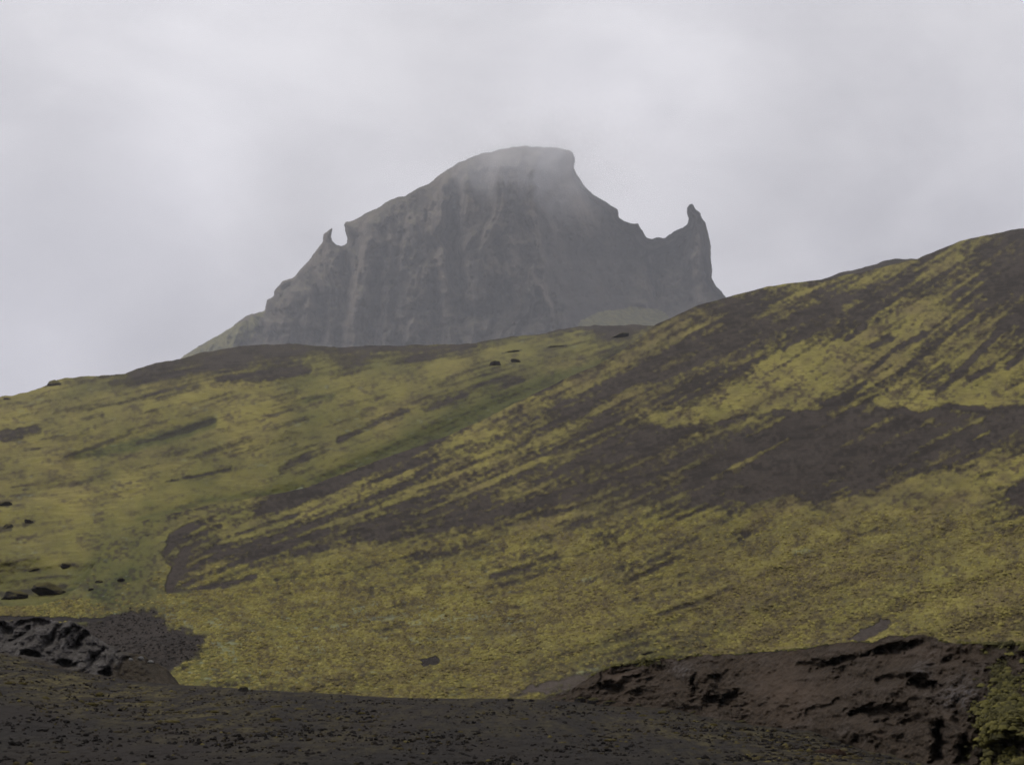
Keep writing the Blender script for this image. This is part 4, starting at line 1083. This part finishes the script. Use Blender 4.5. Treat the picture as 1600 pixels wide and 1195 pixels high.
M_SLOPE_TUFT = grit_material('slope_moss_tufts', [(0, (.098, .078, .038)), (1, (.290, .255, .088)), (.35, (.146, .119, .048)), (.7, (.210, .180, .051))])
M_BANK_TUFT = grit_material('bank_moss_tufts', [(0, (.022, .020, .009)), (1, (.170, .150, .036)), (.35, (.048, .044, .016)), (.7, (.100, .090, .025))])
Wb = np.clip(mossv - .55, 0, 1) * (RB < 175) * (RB / 90.) ** 1.0 * sstep(940, 975, YB + .35 * np.clip(XB - 300, 0, 700) * .4 + 60) * ((XB > -40) & (XB < 1640)) * np.clip(1 - 1.1 * covB[..., 2], 0.03, 1) * (1 - .97 * sstep(270, 235, XB) * sstep(946, 930, YB))
tag(sprinkle('slope_moss', PB, Wb, 52000, (.035, .125), M_SLOPE_TUFT, 21, np.clip(1.05 * covB[..., 3] - .50 * covB[..., 1] + .20, 0, 1)), 'cushioned yellow and brown moss over the lower right-hand slope', kind='stuff')
tag(sprinkle('rubble', PB, at(m_slip, XB, YB) ** 2 + 1e-6 * 0, 2600, (.02, .085), M_GRIT, 23, fbm(XB / 9., YB / 9., 2, 234) * .5 + .5), 'loose dark rubble on the bare slip beside the grey outcrop', kind='stuff')
We = np.clip(mossE - .42, 0, 1) * (XE < 1660)
tag(sprinkle('bank_moss', PE, We, 4200, (.025, .095), M_BANK_TUFT, 22, np.clip(.5 + .6 * fbm(XE / 22., YE / 18., 3, 232), 0, 1)), 'green and yellow moss clinging to the earth bank', kind='stuff')

# ------------------------------------------------------------------ air
def volume_mat(name, color, density, aniso=0.0):
    m = bpy.data.materials.new(name); m.use_nodes = True; nt = m.node_tree; nt.nodes.clear()
    out = nt.nodes.new('ShaderNodeOutputMaterial'); v = nt.nodes.new('ShaderNodeVolumePrincipled')
    v.inputs['Color'].default_value = (*color, 1); v.inputs['Density'].default_value = density; v.inputs['Anisotropy'].default_value = aniso
    v.inputs['Density Attribute'].default_value = ''
    nt.links.new(v.outputs[0], out.inputs['Volume'])
    return m, nt, v


M_HAZE, _, _ = volume_mat('pale_air', (.88, .905, .97), .000095, .2)


def box(name, lo, hi, mat):
    v = [(x, y, z) for x in (lo[0], hi[0]) for y in (lo[1], hi[1]) for z in (lo[2], hi[2])]
    f = [(0, 1, 3, 2), (4, 6, 7, 5), (0, 4, 5, 1), (2, 3, 7, 6), (0, 2, 6, 4), (1, 5, 7, 3)]
    return mesh_obj(name, v, f, mat, smooth=False)


objs = [o for o in COL.objects if o.type == 'MESH']
lo = np.array([1e9] * 3); hi = -lo
for o in objs:
    n = len(o.data.vertices); a = np.empty(n * 3, np.float32); o.data.vertices.foreach_get('co', a); a = a.reshape(-1, 3)
    M = np.array(o.matrix_basis); w = a @ M[:3, :3].T + M[:3, 3]
    lo = np.minimum(lo, w.min(0)); hi = np.maximum(hi, w.max(0))
haze = box('haze', (lo[0] - 5, lo[1] - 5, lo[2] - 1), (hi[0] + 5, hi[1] + 5, hi[2] + 25), M_HAZE)
tag(haze, 'pale even haze that greys the distant mountain', kind='stuff')

# cloud shred on the summit
mm, nt, vol = volume_mat('summit_mist', (.96, .96, .98), .05)
t = NT(nt)
co = t.coord()
ln = t.n('ShaderNodeVectorMath', operation='LENGTH'); nt.links.new(co, ln.inputs[0])
fall = t.math('POWER', t.range(ln.outputs[1], 1.0, .0), 1.6)
nz = t.range(t.noise(2.6, 5, .62, co, .6), .34, .66, .12, 1.1)
nt.links.new(t.math('MULTIPLY', t.math('MULTIPLY', fall, nz),   .0115), vol.inputs['Density'])
bm = bmesh.new(); bmesh.ops.create_icosphere(bm, subdivisions=4, radius=1)
me = bpy.data.meshes.new('mist'); bm.to_mesh(me); bm.free(); me.materials.append(mm)
mist = bpy.data.objects.new('mist', me); COL.objects.link(mist)
mist.location = Vector(point(np.array([846.]), np.array([246.]), np.array([RM - 105 * KM]))[0]); mist.scale = (150 * KM, 62 * KM, 92 * KM)
tag(mist, 'shred of white mist drifting over the summit', kind='stuff')

# ------------------------------------------------------------------ sky and sun
SUN_EL, SUN_AZ = math.radians(52), math.radians(-72)     # azimuth from +Y, negative to the left
w = bpy.data.worlds.new('World'); SC.world = w; w.use_nodes = True
nt = w.node_tree; nt.nodes.clear(); t = NT(nt)
out = nt.nodes.new('ShaderNodeOutputWorld'); bg = nt.nodes.new('ShaderNodeBackground'); nt.links.new(bg.outputs[0], out.inputs[0])
bg.inputs['Strength'].default_value = .1
sky = nt.nodes.new('ShaderNodeTexSky'); sky.sky_type = 'NISHITA'; sky.sun_disc = False
sky.sun_elevation = SUN_EL; sky.sun_rotation = SUN_AZ
d = nt.nodes.new('ShaderNodeTexCoord').outputs['Generated']
sx = nt.nodes.new('ShaderNodeSeparateXYZ'); nt.links.new(d, sx.inputs[0])
dd = t.scaled(d, 1, 1, 1.7)
c1 = t.noise(3.2, 5, .52, dd, .3); c2 = t.noise(8.5, 4, .5, dd, .4)
mixn = t.math('ADD', t.math('MULTIPLY', c1, .7), t.math('MULTIPLY', c2, .3))

low = t.mix(t.range(mixn, .34, .66), (4.9, 4.85, 5.35), (6.5, 6.4, 6.9))
high = t.mix(t.range(mixn, .34, .66), (6.5, 6.4, 6.75), (8.7, 8.55, 8.85))
cl = t.mix(t.range(sx.outputs[2], .14, .46), low, high)
# heavier and thinner parts of the overcast, each at its own bearing
for (px, py, rad, gain) in [(1000, 130, 7.5, .17), (290, 300, 5.0, .16), (60, 470, 5.0, .10), (300, 40, 9.0, .14), (470, 330, 4.5, -.13), (170, 250, 5, -.05), (1230, 330, 7.0, -.13), (1000, 240, 4.0, -.06), (1450, 300, 6, -.05), (700, 190, 5, -.05), (60, 590, 3.5, .10), (1270, 385, 2.0, .07)]:
    v_ = point(np.array([float(px)]), np.array([float(py)]), np.array([100.0]))[0] - CAM
    v_ = v_ / np.linalg.norm(v_)
    dt = t.n('ShaderNodeVectorMath', operation='DOT_PRODUCT'); nt.links.new(d, dt.inputs[0]); dt.inputs[1].default_value = tuple(v_)
    ang = t.math('ADD', t.math('ARCCOSINE', t.math('MINIMUM', dt.outputs['Value'], 1.0)), t.math('MULTIPLY', t.math('SUBTRACT', mixn, .5), .12))
    g_ = t.range(ang, math.radians(rad), 0.0, 1.0, 1.0 + gain)
    o_ = t.n('ShaderNodeVectorMath', operation='SCALE'); nt.links.new(cl, o_.inputs[0]); nt.links.new(g_, o_.inputs['Scale']); cl = o_.outputs[0]
nt.links.new(t.mix(.965, sky.outputs[0], cl), bg.inputs['Color'])

sl = bpy.data.lights.new('sun', 'SUN'); sl.energy = 1.5; sl.angle = math.radians(10); sl.color = (1.0, .96, .88)
so = bpy.data.objects.new('sun', sl); COL.objects.link(so)
dirv = Vector((math.sin(SUN_AZ) * math.cos(SUN_EL), math.cos(SUN_AZ) * math.cos(SUN_EL), math.sin(SUN_EL)))
so.rotation_euler = dirv.to_track_quat('Z', 'Y').to_euler()

# ------------------------------------------------------------------ camera and render settings
cam = bpy.data.cameras.new('camera'); cam.sensor_width = 36; cam.lens = 36 * F / 1600
cam.clip_start = .5; cam.clip_end = 20000
co_ = bpy.data.objects.new('camera', cam); COL.objects.link(co_)
co_.location = CAM; co_.rotation_euler = (math.pi / 2 + PITCH, 0, 0)
SC.camera = co_
SC.view_settings.view_transform = 'Standard'; SC.view_settings.look = 'None'
SC.view_settings.exposure = 0.0; SC.view_settings.gamma = 1.0
SC.cycles.volume_bounces = 2; SC.cycles.max_bounces = 6; SC.cycles.diffuse_bounces = 3
SC.cycles.volume_step_rate = 1.0; SC.cycles.volume_max_steps = 256
SC.cycles.use_denoising = True; SC.cycles.denoising_prefilter = 'FAST'
SC.cycles.filter_width = 1.7
